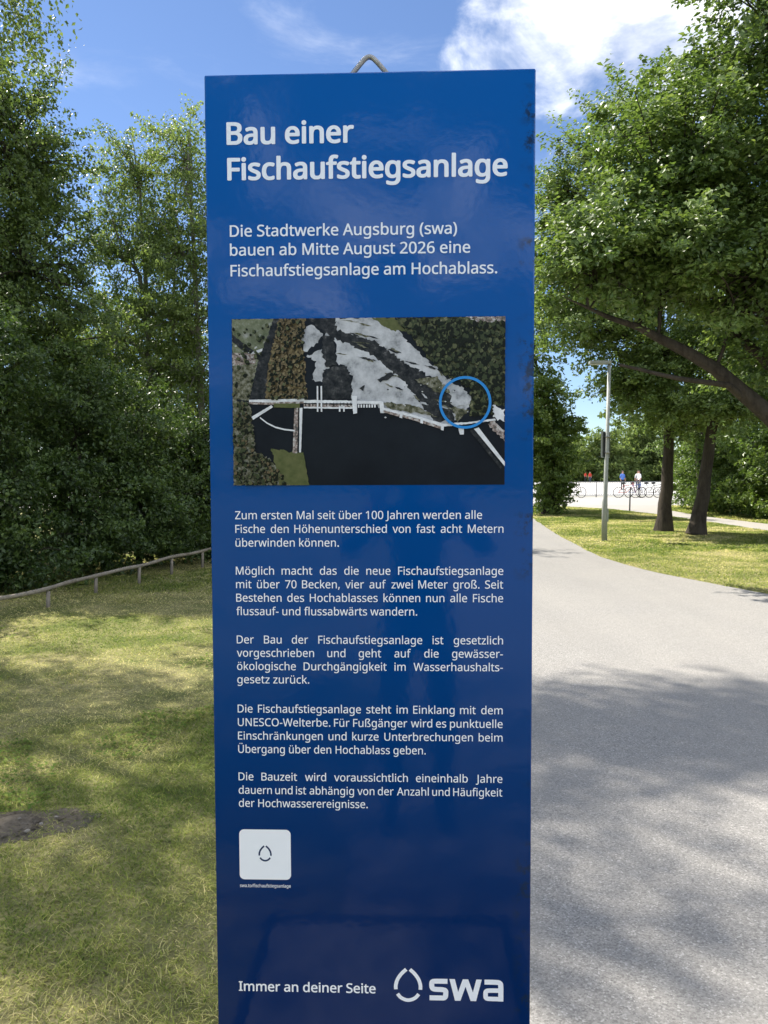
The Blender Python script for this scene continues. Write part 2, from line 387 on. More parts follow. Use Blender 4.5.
m = Mat('bare soil'); k = m.noise(22, 8, .75); k2 = m.noise(90, 4, .7)
m.base(m.mix(m.ramp(k2, [(.35, (0, 0, 0)), (.75, (.5, .5, .5))]), m.ramp(k, [(.3, (.11, .092, .068)), (.7, (.27, .235, .185))]), (.20, .175, .14)), .95, .15)
m.bump(k, 1., .05); M_soil = m.m
sx, sy = np.meshgrid(np.arange(-2.75, -1.1, .025), np.arange(3.1, 4.15, .025)); keep = soil_mask(sx, sy) < 1.3
szz = lawn_height(sx, sy) + .004 + .016 * np.clip(1.1 - soil_mask(sx, sy), 0, 1) * (1 + 1.2 * fbm(sx, sy, 21, 4, 16.)) - .02 * np.clip(soil_mask(sx, sy) - 1.1, 0, 1)
n_, m_ = sx.shape; id_ = np.arange(n_ * m_).reshape(n_, m_)
q = np.stack([id_[:-1, :-1], id_[:-1, 1:], id_[1:, 1:], id_[1:, :-1]], -1); kq = keep[:-1, :-1] & keep[:-1, 1:] & keep[1:, 1:] & keep[1:, :-1]
SV, SF = np.stack([sx, sy, szz], -1).reshape(-1, 3), q[kq].reshape(-1, 4)
gs = np.random.default_rng(77); cx_, cy_ = gs.uniform(-2.7, -1.2, 2600), gs.uniform(3.1, 4.0, 2600); kk = soil_mask(cx_, cy_) < 1.05; cx_, cy_ = cx_[kk], cy_[kk]
cs = gs.gamma(2., .0022, len(cx_)) + .0015; cz_ = lawn_height(cx_, cy_) + .012
octa = np.array([[1, 0, 0], [0, 1, 0], [-1, 0, 0], [0, -1, 0], [0, 0, .8], [0, 0, -.8]], float)
CVx = (np.stack([cx_, cy_, cz_], 1)[:, None] + octa[None] * cs[:, None, None] * gs.uniform(.6, 1.5, (len(cx_), 6, 1))).reshape(-1, 3)
oi = np.arange(len(cx_))[:, None, None] * 6 + np.array([[0, 1, 4, 4], [1, 2, 4, 4], [2, 3, 4, 4], [3, 0, 4, 4]])[None]
me_b = MB(); me_b.add(SV.tolist(), SF.tolist(), 0, True); me_b.add(CVx.tolist(), oi.reshape(-1, 4)[:, :3].tolist(), 0)
props(me_b.build('bare_soil', M_soil), kind='structure')

# ---- grass blades (stuff)
def edge_x(line, y):
    L = smooth_line(line, 200); return np.interp(y, L[:, 1], L[:, 0])
def blades(X, Y, H, W, g, tone):
    n = len(X); Z = lawn_height(X, Y); th = g.uniform(0, 2 * np.pi, n); ph = g.uniform(0, 2 * np.pi, n)
    ax = np.stack([np.cos(th), np.sin(th), 0 * th], 1) * W[:, None] * .5
    lean = np.stack([np.cos(ph), np.sin(ph), 0 * ph], 1) * (H * g.uniform(.7, 2.6, n))[:, None]
    b = np.stack([X, Y, Z - .004], 1); up = np.stack([0 * H, 0 * H, H], 1)
    V = np.stack([b - ax, b + ax, b + lean * .35 + up * .62 + ax * .7, b + lean * .35 + up * .62 - ax * .7, b + lean + up * .95], 1).reshape(-1, 3)
    i = np.arange(n)[:, None] * 5
    F = np.concatenate([i + np.array([[0, 1, 2]]), i + np.array([[0, 2, 3]]), i + np.array([[3, 2, 4]])])
    return V, F, np.repeat(tone, 5)
g = np.random.default_rng(31)
def lawn_patch(n, x0, x1, y0, y1, h, w, bias=1., fin=0., fout=0.):
    x = g.uniform(x0, x1, n); y = y0 + (y1 - y0) * g.uniform(0, 1, n) ** bias
    k = np.ones(n, bool)
    k &= (x < edge_x(ROAD_L, y) + .03 * fbm(x, y * 4, 40)) | (x > edge_x(ROAD_R, y) + .05 * fbm(x, y * 4, 41))
    if fin: k &= g.uniform(0, 1, n) < (y - y0) / fin
    if fout: k &= g.uniform(0, 1, n) < (y1 - y) / fout
    k &= ~((x > edge_x(PATH_L, y)) & (x < edge_x(PATH_R, y)))
    k &= g.uniform(0, 1, n) < np.clip((soil_mask(x, y) - .62) / .75, .05, 1)
    k &= ~((x > -.75) & (x < .75) & (y > .35) & (y < 1.72))          # the sign's footing
    dry = .63 + .62 * fbm(x, y, 8, 4, 1.5) + .30 * fbm(x, y, 9, 3, 6.); dry = np.where(x > 3, dry - .26, dry); k &= g.uniform(0, 1, n) < np.clip(1.25 - .5 * dry, .45, 1)
    x, y, dry = x[k], y[k], dry[k]; n = len(x)
    tuft = np.clip(fbm(x, y, 17, 3, 2.6) - .55, 0, 1)
    H = h * g.uniform(.45, 1.3, n) * (1 - .35 * np.clip(dry, 0, 1)) * (1 + 1.1 * tuft); W = w * g.uniform(.7, 1.3, n)
    tone = np.clip(g.normal(.18 + .62 * np.clip(dry, 0, 1), .2, n) - .25 * tuft, 0, 1)
    return blades(x, y, H, W, g, tone)
parts = [lawn_patch(290000, -3.6, .1, 1.75, 6.2, .019, .0034, 1., 0, 2.4), lawn_patch(200000, -6.5, .4, 3.6, 11.5, .021, .0060, .9, 2.4, 2.), lawn_patch(70000, -8, .8, 9.5, 15, .030, .012),
         lawn_patch(45000, 3.9, 8.5, 8, 16, .030, .011), lawn_patch(80000, 3.9, 10.6, 15.5, 37, .035, .022), lawn_patch(26000, 11.5, 17, 14, 37, .08, .03)]
def clover(n, x0, x1, y0, y1, size):
    x, y = g.uniform(x0, x1, n), g.uniform(y0, y1, n); k = (fbm(x, y, 55, 3, 1.9) + .4 * fbm(x, y, 56, 3, 7.) > .62) & (soil_mask(x, y) > 1.1) & (x < edge_x(ROAD_L, y) - .15) & ~((x > -.75) & (y < 1.72))
    x, y = x[k], y[k]; z = lawn_height(x, y) + g.uniform(.008, .030, len(x))
    V, F, T = leaves(np.stack([x, y, z], 1), size, g, .72, 0, .85, None, .4, .12, .09); return V, F, T
parts += [clover(26000, -3.2, 0, 1.8, 5.5, .017), clover(12000, -5, 0, 5, 9, .024)]
VV, FF, TT, o_ = [], [], [], 0
for V, F, T in parts: VV.append(V); FF.append(F + o_); TT.append(T); o_ += len(V)
LM_grass = leaf_mat('grass blade', (.075, .140, .024), (.31, .345, .078), (.80, .69, .33), .25, .8, .1, .72)
props(big_mesh('grass', np.concatenate(VV), np.concatenate(FF), LM_grass, None, False, np.concatenate(TT)), kind='stuff')

# ------------------------------------------------------------------ the information sign
SX, SY, SROT, SW, STOP = -.3462, 1.5320, R(-1.934), .64, 2.373
sign = empty('info_sign', (SX, SY, 0), 'tall blue information pillar with white lettering, an aerial photo and a wire loop', 'information sign', None, SROT)
m = Mat('blue gloss print'); dirt = m.noise(34, 6, .7); big = m.noise(2.2, 3)
sepx = m.n.new("ShaderNodeSeparateXYZ"); m.l.new(m.coord(), sepx.inputs[0])
edge = m.math('SUBTRACT', sepx.outputs[0], .315)
em = m.ramp(edge, [(.285, (0, 0, 0)), (.312, (1, 1, 1))])
scz = m.ramp(m.noise(7, 3, .6, 0, (.3, 1, 1)), [(.50, (0, 0, 0)), (.58, (1, 1, 1))])
scuff = m.math('MULTIPLY', m.math('MULTIPLY', m.ramp(dirt, [(.50, (0, 0, 0)), (.58, (.9, .9, .9))]), em), scz)
tone = m.ramp(m.math('DIVIDE', sepx.outputs[2], 2.4), [(.0, (.0010, .014, .075)), (.30, (.0010, .022, .105)), (.52, (.0010, .052, .21)), (.72, (.0010, .070, .28)), (.97, (.0012, .092, .36))])
blue = m.mix(scuff, tone, (.012, .025, .05))      # the print runs from navy at the foot to a lighter blue at the top
specks = m.ramp(m.voronoi(9), [(0, (.5, .5, .5)), (.02, (0, 0, 0))])
blue = m.mix(specks, blue, (.10, .16, .24))
m.base(blue, m.math('ADD', m.math('MULTIPLY', m.noise(6, 4), .06), .04), .27); m.bump(m.noise(55, 2, .4), .035, .004); M_blue = m.m
m = Mat('white print'); m.base((.90, .92, .94), .35, .4); M_white = m.m
m = Mat('grey white print'); m.base((.78, .83, .90), .35, .4); M_head = m.m
M_conc = simple('cast concrete', (.20, .195, .18), .9, .2, var=.25, scale=18)
M_rubber = simple('dark steel rim', (.02, .02, .022), .6, .4)
m = Mat('galvanised wire'); m.base(m.ramp(m.noise(40, 5), [(.35, (.24, .235, .22)), (.7, (.50, .49, .46))]), .42, .5, .85); M_galv = m.m
pb = MB(); pb.box((0, 0, .10), (SW, .055, STOP)); panel = pb.build('panel', M_blue, sign, .003)
hb = MB()
P = [(.270, STOP - .02), (.2865, STOP + .002), (.3055, STOP + .0245), (.3135, STOP + .0325), (.3205, STOP + .0350), (.3275, STOP + .0325), (.336, STOP + .0240), (.356, STOP + .001), (.373, STOP - .02)]
Q = np.array(P); t = np.linspace(0, len(P) - 1, 40); Q = np.stack([np.interp(t, np.arange(len(P)), Q[:, k]) for k in (0, 1)], 1)
for _ in range(3): Q[1:-1] = (Q[:-2] + 2 * Q[1:-1] + Q[2:]) / 4
hb.tube([(x, .014, z) for x, z in Q], .0048, 12); hb.build('lifting_loop', M_galv, sign)
bb = MB(); bb.box((-.06, -.98, .004), (.70, .16, .10)); base_o = bb.build('base', M_conc, sign, .008)
rb = MB()
for lo, hi in (((-.085, -1.005, .004), (-.062, .185, .112)), ((.702, -1.005, .004), (.725, .185, .112)), ((-.062, -1.005, .004), (.702, -.982, .112)), ((-.062, .162, .004), (.702, .185, .112))): rb.box(lo, hi)
rb.build('rim', M_rubber, base_o, .003)

FONTDIR = bpy.utils.system_resource('DATAFILES', path='fonts') or ''
FONT = None
try: FONT = bpy.data.fonts.load(FONTDIR + '/NotoSansHebrew-Regular.woff2')
except Exception: FONT = None
_cache = {}
def glyph_mesh(txt, weight):
    key = (txt, weight)
    if key in _cache: return _cache[key]
    cu = bpy.data.curves.new('lettering', 'FONT'); cu.body = txt; cu.size = 1; cu.resolution_u = 4
    if FONT: cu.font = FONT
    o = bpy.data.objects.new('lettering', cu); COL.objects.link(o)
    dg = bpy.context.evaluated_depsgraph_get(); me = bpy.data.meshes.new_from_object(o.evaluated_get(dg))
    V = np.array([v.co[:2] for v in me.vertices]); Fs = [tuple(p.vertices) for p in me.polygons]
    bpy.data.objects.remove(o); bpy.data.curves.remove(cu); bpy.data.meshes.remove(me)
    _cache[key] = (V, Fs); return _cache[key]
CAP = glyph_mesh('H', 0)[0][:, 1].max()          # cap height at size 1
def put(mb, txt, x, z, capz, xs, weight, mi=0):
    """one run of text with its left ink edge at x, baseline z"""
    V, Fs = glyph_mesh(txt, 0); s = capz / CAP; x0 = V[:, 0].min()
    nd = 1 if weight < .004 else (4 if weight < .011 else 8)          # bolder strokes: the outline swept round a small circle
    for k in range(nd):
        a0 = 2 * math.pi * (k + .5) / nd; wx, wz = (weight * math.cos(a0) / max(.3, xs), weight * math.sin(a0) * .8) if nd > 1 else (0, 0)
        mb.add([(x + (a + wx - x0) * s * xs, -.0006 - .00002 * k, z + (b + wz) * s) for a, b in V], Fs, mi)
    return (V[:, 0].max() - x0) * s * xs
def width(txt, capz, weight): V, _ = glyph_mesh(txt, 0); return (V[:, 0].max() - V[:, 0].min()) * capz / CAP
def fit_line(mb, txt, x0, x1, z, capz, weight): put(mb, txt, x0, z, capz, (x1 - x0) / width(txt, capz, weight), weight)
def justify(mb, txt, x0, x1, z, capz, xs, weight):
    ws = txt.split(' '); wd = [width(w, capz, weight) * xs for w in ws]; gap = ((x1 - x0) - sum(wd)) / (len(ws) - 1); x = x0
    for w, d in zip(ws, wd): put(mb, w, x, z, capz, xs, weight); x += d + gap
h = MB()
fit_line(h, 'Bau einer', .0442, .2890, 2.2407, .0404, .026); fit_line(h, 'Fischaufstiegsanlage', .0447, .5852, 2.1728, .0404, .026); h.build('headline', M_head, sign)
h = MB()
fit_line(h, 'Die Stadtwerke Augsburg (swa)', .0468, .4894, 2.0637, .0217, .012); fit_line(h, 'bauen ab Mitte August 2026 eine', .0466, .515, 2.0272, .0217, .012)
fit_line(h, 'Fischaufstiegsanlage am Hochablass.', .0472, .5673, 1.9872, .0217, .012); h.build('introduction', M_head, sign)
CB, WB = .0160, .0045
XS = .2064 / width('überwinden können.', CB, WB)
PARAS = [(['Zum ersten Mal seit über 100 Jahren werden alle', 'Fische den Höhenunterschied von fast acht Metern', 'überwinden können.'], [1.510, 1.4826, 1.4552], {0: .5397, 2: .2564}),
         (['Möglich macht das die neue Fischaufstiegsanlage', 'mit über 70 Becken, vier auf zwei Meter groß. Seit', 'Bestehen des Hochablasses können nun alle Fische', 'flussauf- und flussabwärts wandern.'], [1.3990, 1.3718, 1.3446, 1.3174], {3: .4116}),
         (['Der Bau der Fischaufstiegsanlage ist gesetzlich', 'vorgeschrieben und geht auf die gewässer-', 'ökologische Durchgängigkeit im Wasserhaushalts-', 'gesetz zurück.'], [1.2602, 1.2332, 1.2062, 1.1792], {3: .1951}),
         (['Die Fischaufstiegsanlage steht im Einklang mit dem', 'UNESCO-Welterbe. Für Fußgänger wird es punktuelle', 'Einschränkungen und kurze Unterbrechungen beim', 'Übergang über den Hochablass geben.'], [1.1194, 1.0917, 1.0641, 1.0366], {3: .4285}),
         (['Die Bauzeit wird voraussichtlich eineinhalb Jahre', 'dauern und ist abhängig von der Anzahl und Häufigkeit', 'der Hochwasserereignisse.'], [.9800, .9522, .9252], {2: .3114})]
for lines, zs, free in PARAS:
    h = MB()
    for i, (tx, z) in enumerate(zip(lines, zs)):
        if i in free: fit_line(h, tx, .0497, free[i], z, CB, WB)
        else: justify(h, tx, .0497, .5818, z, CB, XS * (.965 if i == 1 and 'dauern' in tx else 1), WB)
    h.build('paragraph', M_white, sign)
h = MB(); fit_line(h, 'swa.to/fischaufstiegsanlage', .0497, .1537, .7580, .0066, .008); h.build('web_address', M_white, sign)
h = MB(); fit_line(h, 'Immer an deiner Seite', .045, .3255, .5392, .0196, .016); h.build('slogan', M_white, sign)
# white rounded label where the code is printed, left blank, with the small ring mark
def rrect(x0, x1, z0, z1, rad, y, n=6):
    P = []
    for cx, cz, a0 in ((x1 - rad, z0 + rad, -90), (x1 - rad, z1 - rad, 0), (x0 + rad, z1 - rad, 90), (x0 + rad, z0 + rad, 180)):
        for k in range(n + 1): a = R(a0 + 90 * k / n); P.append((cx + rad * math.cos(a), y, cz + rad * math.sin(a)))
    return P
h = MB(); P = rrect(.0494, .1545, .7742, .8784, .010, -.0006); h.add(P, [tuple(range(len(P)))]); plate = h.build('code_label', M_white, sign)
def ribbon(mb, P, w, y, mi=0, smooth=0, closed=False):
    P = np.array(P, float)
    for _ in range(smooth):
        Q = [P[0]]
        for a, b in zip(P[:-1], P[1:]): Q += [a * .75 + b * .25, a * .25 + b * .75]
        P = np.array(Q + [P[-1]])
    T = np.gradient(P, axis=0)
    if closed: T[0] = T[-1] = P[1] - P[-2]
    T /= np.linalg.norm(T, axis=1, keepdims=True) + 1e-12; N = np.stack([-T[:, 1], T[:, 0]], 1) * w / 2
    n = len(P); V = [(p[0], y, p[1]) for p in P + N] + [(p[0], y, p[1]) for p in P - N]
    mb.add(V, [(i, n + i, n + i + 1, i + 1) for i in range(n - 1)], mi)
# emblem: pixel-free layout in its own units (x right, z up), then scaled on to the sign
def emb(ax, az): return (.3626 + (ax - 110) * .000424, .5925 - (az - 88) * .000424)
def mark(mb, k, ox, oz, y, w):
    for sgn in (-1, 1):
        ribbon(mb, [(ox + k * sgn * dx, oz + k * dz) for dx, dz in ((9, 84), (33, 62), (52, 34), (60, 5), (59, -16))], w * k, y, 0, 3)
    ribbon(mb, [(ox + k * dx, oz + k * dz) for dx, dz in ((-51, -38), (-35, -59), (0, -72), (35, -59), (51, -38))], w * k, y, 0, 3)
h = MB(); cx, cz = emb(180, 176); mark(h, .000424, cx, cz, -.0006, 17.5); h.build('emblem', M_white, sign)
M_ink = simple('dark blue ink', (.01, .03, .10), .4, .4)
h = MB(); mark(h, .00020, .1020, .8275, -.0009, 17); h.build('ring_mark', M_ink, plate)
h = MB(); SWc = .000424 * 24.5
ribbon(h, [emb(*p) for p in ((369, 148), (312, 148), (294, 150), (293, 168), (296, 186), (316, 189), (344, 189), (361, 193), (361, 212), (358, 231), (336, 231), (283, 231))], SWc, -.0006, 0, 2)
for i, (a, b) in enumerate((((391, 136), (418, 243)), ((418, 243), (455, 136)), ((455, 136), (493, 243)), ((493, 243), (520, 136)))):
    a, b = emb(*a), emb(*b); w2 = .000424 * 13; h.add([(a[0] - w2, -.0006 - .00006 * i, a[1]), (a[0] + w2, -.0006 - .00006 * i, a[1]), (b[0] + w2, -.0006 - .00006 * i, b[1]), (b[0] - w2, -.0006 - .00006 * i, b[1])], [(0, 1, 2, 3)])
ribbon(h, [emb(*p) for p in ((546, 148), (596, 148), (622, 150), (624, 172), (624, 200), (624, 243))], SWc, -.0006, 0, 2)
ribbon(h, [emb(*p) for p in ((624, 189), (570, 189), (552, 192), (551, 210), (552, 229), (572, 231), (624, 231))], .000424 * 22, -.00072, 0, 2)
h.build('logo_lettering', M_white, sign)

# the printed aerial photo: flat coloured areas with their own print textures
def pm(name, stops, scale, detail=6, kind='noise', rough=.3):
    m = Mat('print ' + name); k = m.noise(scale, detail, .7) if kind == 'noise' else m.voronoi(scale)
    if kind != 'noise': k = m.math('ADD', m.math('MULTIPLY', k, .9), m.math('MULTIPLY', m.noise(scale * .35, 5, .7), .55))
    m.base(m.ramp(k, stops), rough, .12); return m.m
PM = [pm('water', [(.3, (.006, .008, .012)), (.7, (.013, .018, .024))], 6), pm('forest', [(.36, (.010, .014, .008)), (.47, (.050, .062, .030)), (.58, (.12, .13, .065)), (.68, (.26, .25, .15))], 95, 3),
      pm('autumn wood', [(.34, (.030, .024, .014)), (.47, (.12, .092, .045)), (.58, (.22, .17, .085)), (.68, (.36, .30, .17))], 110, 3), pm('gravel', [(.34, (.20, .21, .215)), (.44, (.38, .395, .41)), (.56, (.50, .515, .53)), (.7, (.60, .615, .63))], 34, 8),
      pm('field', [(.35, (.085, .105, .055)), (.55, (.18, .20, .13)), (.68, (.36, .37, .35))], 60), pm('concrete', [(.3, (.55, .57, .58)), (.7, (.80, .82, .83))], 60),
      pm('meadow', [(.3, (.065, .085, .028)), (.7, (.14, .145, .062))], 50), pm('channel', [(.40, (.010, .013, .016)), (.56, (.035, .038, .040)), (.66, (.10, .10, .10)), (.74, (.30, .31, .31))], 75, 7),
      pm('roofs', [(.4, (.09, .09, .08)), (.5, (.30, .23, .20)), (.6, (.52, .52, .50))], 130), pm('scrub', [(.35, (.028, .034, .020)), (.48, (.11, .11, .065)), (.62, (.24, .24, .19))], 120, 3)]
PX0, PX1, PZ0, PZ1 = .0478, .5836, 1.5773, 1.9043
def ph(x, y): return PX0 + (min(731, max(29, x)) - 29) / 702 * (PX1 - PX0), PZ1 - (min(461, max(33, y)) - 33) / 428 * (PZ1 - PZ0)
ap = MB(); lay = [0]
def area(P, mi, rag=2.5):
    lay[0] += 1; y = -.0004 - .00003 * lay[0]; Q = []
    for k, (a, b) in enumerate(zip(P, P[1:] + P[:1])):
        n = max(1, int(math.hypot(b[0] - a[0], b[1] - a[1]) / 5)) if rag else 1
        for i in range(n):
            t = i / n; Q.append((a[0] + (b[0] - a[0]) * t + random.uniform(-rag, rag) * (i > 0), a[1] + (b[1] - a[1]) * t + random.uniform(-rag, rag) * (i > 0)))
    V = [(X_, y, Z_) for X_, Z_ in (ph(*p) for p in Q)]; ap.add(V, [tuple(range(len(V)))], mi)
area([(29, 33), (731, 33), (731, 461), (29, 461)], 0, 0)
area([(29, 33), (145, 33), (134, 70), (98, 140), (72, 240), (29, 240)], 4)
area([(29, 70), (60, 95), (104, 128), (98, 138), (50, 108), (29, 88)], 7, 1.5); area([(76, 120), (130, 100), (131, 106), (80, 126)], 5, .5)
area([(29, 120), (92, 124), (88, 148), (29, 152)], 8); area([(29, 155), (92, 150), (72, 240), (29, 240)], 9)
area([(138, 33), (155, 33), (126, 140), (117, 238), (72, 238), (98, 138)], 7)
area([(152, 33), (220, 33), (213, 100), (224, 238), (115, 238), (124, 150)], 2, 4)
area([(214, 58), (238, 50), (265, 72), (252, 96), (218, 118), (208, 90)], 3, 3); area([(222, 130), (265, 108), (262, 132), (282, 160), (262, 196), (236, 190), (248, 142)], 3, 3)
area([(298, 33), (395, 33), (455, 60), (500, 112), (570, 176), (648, 236), (640, 262), (600, 296), (572, 308), (420, 262), (336, 238), (342, 182), (322, 156), (298, 148), (300, 100), (270, 76), (285, 55)], 3, 4)
area([(390, 33), (450, 33), (478, 70), (440, 66)], 6, 3)
area([(228, 33), (298, 33), (300, 62), (400, 92), (478, 150), (545, 186), (596, 232), (602, 300), (548, 296), (508, 240), (462, 188), (380, 120), (290, 84), (258, 60)], 7, 4)
for k in range(34):
    x = random.uniform(300, 600); y = 60 + (x - 300) * .62 + random.uniform(-60, 75); w, h_ = random.uniform(6, 26), random.uniform(2, 6)
    if 40 < y < 285: area([(x - w, y - h_), (x - w * .2, y - h_ * .6), (x + w, y + h_ * 1.6), (x + w * .1, y + h_ * 1.2)], random.choice((9, 9, 7, 3)), 1.5)
area([(262, 82), (292, 78), (300, 150), (276, 158), (264, 128)], 7, 4); area([(264, 164), (320, 152), (338, 190), (335, 240), (262, 238)], 7, 5)
area([(404, 190), (440, 172), (448, 182), (412, 198)], 7, 2); area([(358, 212), (372, 204), (368, 220)], 7, 1)
area([(500, 190), (560, 184), (596, 226), (560, 224)], 9, 3); area([(415, 246), (500, 258), (560, 288), (430, 262)], 9, 3)
area([(452, 33), (731, 33), (731, 262), (692, 250), (642, 214), (572, 178), (530, 128), (482, 74)], 1, 5)
area([(630, 33), (731, 33), (731, 46), (655, 47)], 8, 2); area([(590, 222), (650, 236), (628, 262), (596, 256)], 3, 4); area([(596, 262), (640, 270), (610, 300)], 9, 3)
area([(645, 220), (690, 214), (700, 282), (640, 284)], 1, 4); area([(690, 255), (731, 268), (731, 300), (700, 288)], 5, 4); area([(700, 296), (731, 322), (731, 350), (688, 306)], 8, 3)
area([(652, 318), (664, 314), (731, 402), (731, 414)], 5, 0); area([(640, 322), (650, 319), (726, 416), (720, 420)], 7, 0)
area([(29, 238), (72, 248), (84, 330), (92, 461), (29, 461)], 9, 4); area([(86, 372), (128, 396), (180, 461), (86, 461)], 9, 5)
area([(128, 366), (200, 378), (228, 461), (150, 461)], 6, 3); area([(178, 378), (212, 376), (226, 461), (180, 461)], 6, 1)
area([(72, 240), (216, 238), (216, 245), (132, 247), (72, 246)], 5, .6); area([(72, 246), (132, 247), (216, 245), (216, 250), (132, 253), (72, 251)], 8, .6); area([(136, 250), (204, 250), (204, 262), (136, 260)], 6, .5)
area([(190, 262), (200, 261), (196, 378), (184, 378)], 8, .4); area([(203, 262), (211, 261), (206, 376), (201, 376)], 5, .3)
area([(78, 284), (130, 254), (134, 259), (82, 292)], 5, .4)
for a, b in zip([(100, 284), (118, 298), (140, 309), (164, 315)], [(118, 298), (140, 309), (164, 315), (190, 318)]): area([a, b, (b[0], b[1] + 4), (a[0], a[1] + 4)], 5, 0)
area([(214, 252), (345, 255), (345, 262), (214, 260)], 8, .5); area([(214, 241), (345, 244), (345, 251), (214, 249)], 5, .7); area([(214, 259), (345, 261), (345, 265), (214, 263)], 5, .5)
for x in range(218, 342, 9): area([(x, 249), (x + 2, 249), (x + 2, 258), (x, 258)], 15, 0)
for x in (248, 258, 305, 316): area([(x, 206 if x < 260 else 258), (x + 4, 206 if x < 260 else 258), (x + 4, 272), (x, 272)], 5, 0)
area([(338, 232), (352, 232), (352, 276), (342, 278)], 5, .4); area([(352, 244), (418, 246), (418, 253), (352, 252)], 5, .3)
for x in range(354, 400, 7): area([(x, 254), (x + 4, 254), (x + 4, 262), (x, 262)], 5, 0)
area([(408, 246), (420, 248), (422, 276), (412, 276)], 5, .4)
area([(420, 262), (500, 282), (572, 304), (640, 300), (706, 292), (708, 297), (640, 305), (570, 312), (500, 289), (420, 269)], 5, .8)
area([(420, 269), (500, 289), (570, 312), (570, 319), (500, 296), (420, 275)], 8, .6)
area([(612, 316), (626, 316), (626, 332), (616, 332)], 5, .4)
for x, y in ((462, 278), (515, 292), (568, 310)): area([(x, y), (x + 7, y + 2), (x + 6, y + 12), (x - 1, y + 10)], 5, 0)
def flat(name, c): m = Mat('print ' + name); m.base(c, .3, .12); return m.m
PM += [flat('crown dark', (.012, .018, .010)), flat('crown green', (.045, .058, .028)), flat('crown light', (.095, .105, .052)), flat('crown ochre', (.19, .155, .082)), flat('crown brown', (.125, .098, .055)), flat('shade', (.010, .013, .008)), flat('pale spot', (.52, .53, .52))]
def inside(p, P):
    c = False
    for (x0, y0), (x1, y1) in zip(P, P[1:] + P[:1]):
        if (y0 > p[1]) != (y1 > p[1]) and p[0] < (x1 - x0) * (p[1] - y0) / (y1 - y0) + x0: c = not c
    return c
def crowns(P, n, r0, r1, tones):
    xs, ys = [p[0] for p in P], [p[1] for p in P]; k = 0
    while k < n:
        p = (random.uniform(min(xs), max(xs)), random.uniform(min(ys), max(ys)))
        if not inside(p, P): continue
        k += 1; rr = random.uniform(r0, r1)
        for dx, dy, q, mi in ((rr * .45, rr * .35, 1.0, 15), (0, 0, .95, random.choice(tones)), (-rr * .25, -rr * .3, .5, random.choice(tones))):
            y = -.0044 - random.uniform(0, .0010); V = []
            for a in range(8):
                w = rr * q * random.uniform(.7, 1.15); X_, Z_ = ph(p[0] + dx + w * math.cos(-a * .785), p[1] + dy + w * 1.1 * math.sin(-a * .785)); V.append((X_, y, Z_))
            ap.add(V, [tuple(range(8))], mi)
crowns([(462, 36), (728, 48), (728, 250), (692, 244), (642, 210), (572, 172), (530, 122), (486, 70)], 620, 3.2, 7.5, (10, 11, 11, 11, 12))
crowns([(152, 36), (218, 36), (213, 100), (222, 236), (118, 236), (126, 150)], 330, 2.6, 5.5, (13, 14, 13, 12, 14))
crowns([(31, 240), (70, 250), (82, 330), (90, 458), (31, 458)], 170, 2.5, 5.5, (11, 12, 11, 14)); crowns([(88, 378), (128, 400), (172, 458), (88, 458)], 90, 3, 5.5, (11, 12, 14))
crowns([(31, 36), (140, 36), (130, 70), (96, 140), (74, 236), (31, 236)], 36, 3, 6, (11, 12)); crowns([(640, 218), (692, 218), (700, 280), (644, 280)], 60, 3, 6.5, (10, 11, 12))
for k in range(70):                                             # stones, foam and roofs
    x, y = random.choice(((random.uniform(420, 560), random.uniform(200, 290)), (random.uniform(640, 728), random.uniform(35, 46)), (random.uniform(560, 640), random.uniform(190, 300)), (random.uniform(32, 95), random.uniform(100, 150))))
    w = random.uniform(1.2, 3.5); yy = -.0044 - random.uniform(0, .0010); ap.add([(X_, yy, Z_) for X_, Z_ in (ph(x - w, y), ph(x, y + w * .7), ph(x + w, y), ph(x, y - w * .7))], [(0, 1, 2, 3)], random.choice((16, 16, 15)))
photo = ap.build('aerial_photo', PM, sign)
m = Mat('marker blue print'); m.base((.012, .23, .62), .3, .4); M_ring = m.m
h = MB(); c0 = (.5057, 1.7379); ribbon(h, [(c0[0] + .0485 * math.cos(a), c0[1] + .0485 * math.sin(a)) for a in np.linspace(0, 2 * math.pi, 73)], .0052, -.0060, 0, 0, True); h.build('marker_ring', M_ring, photo)

# ------------------------------------------------------------------ trees, shrubs and hedge
def px(p, d): return (p - 384) / 769 * d
def pz(y, d): return 1.6 + (473.5 - y) / 769 * d

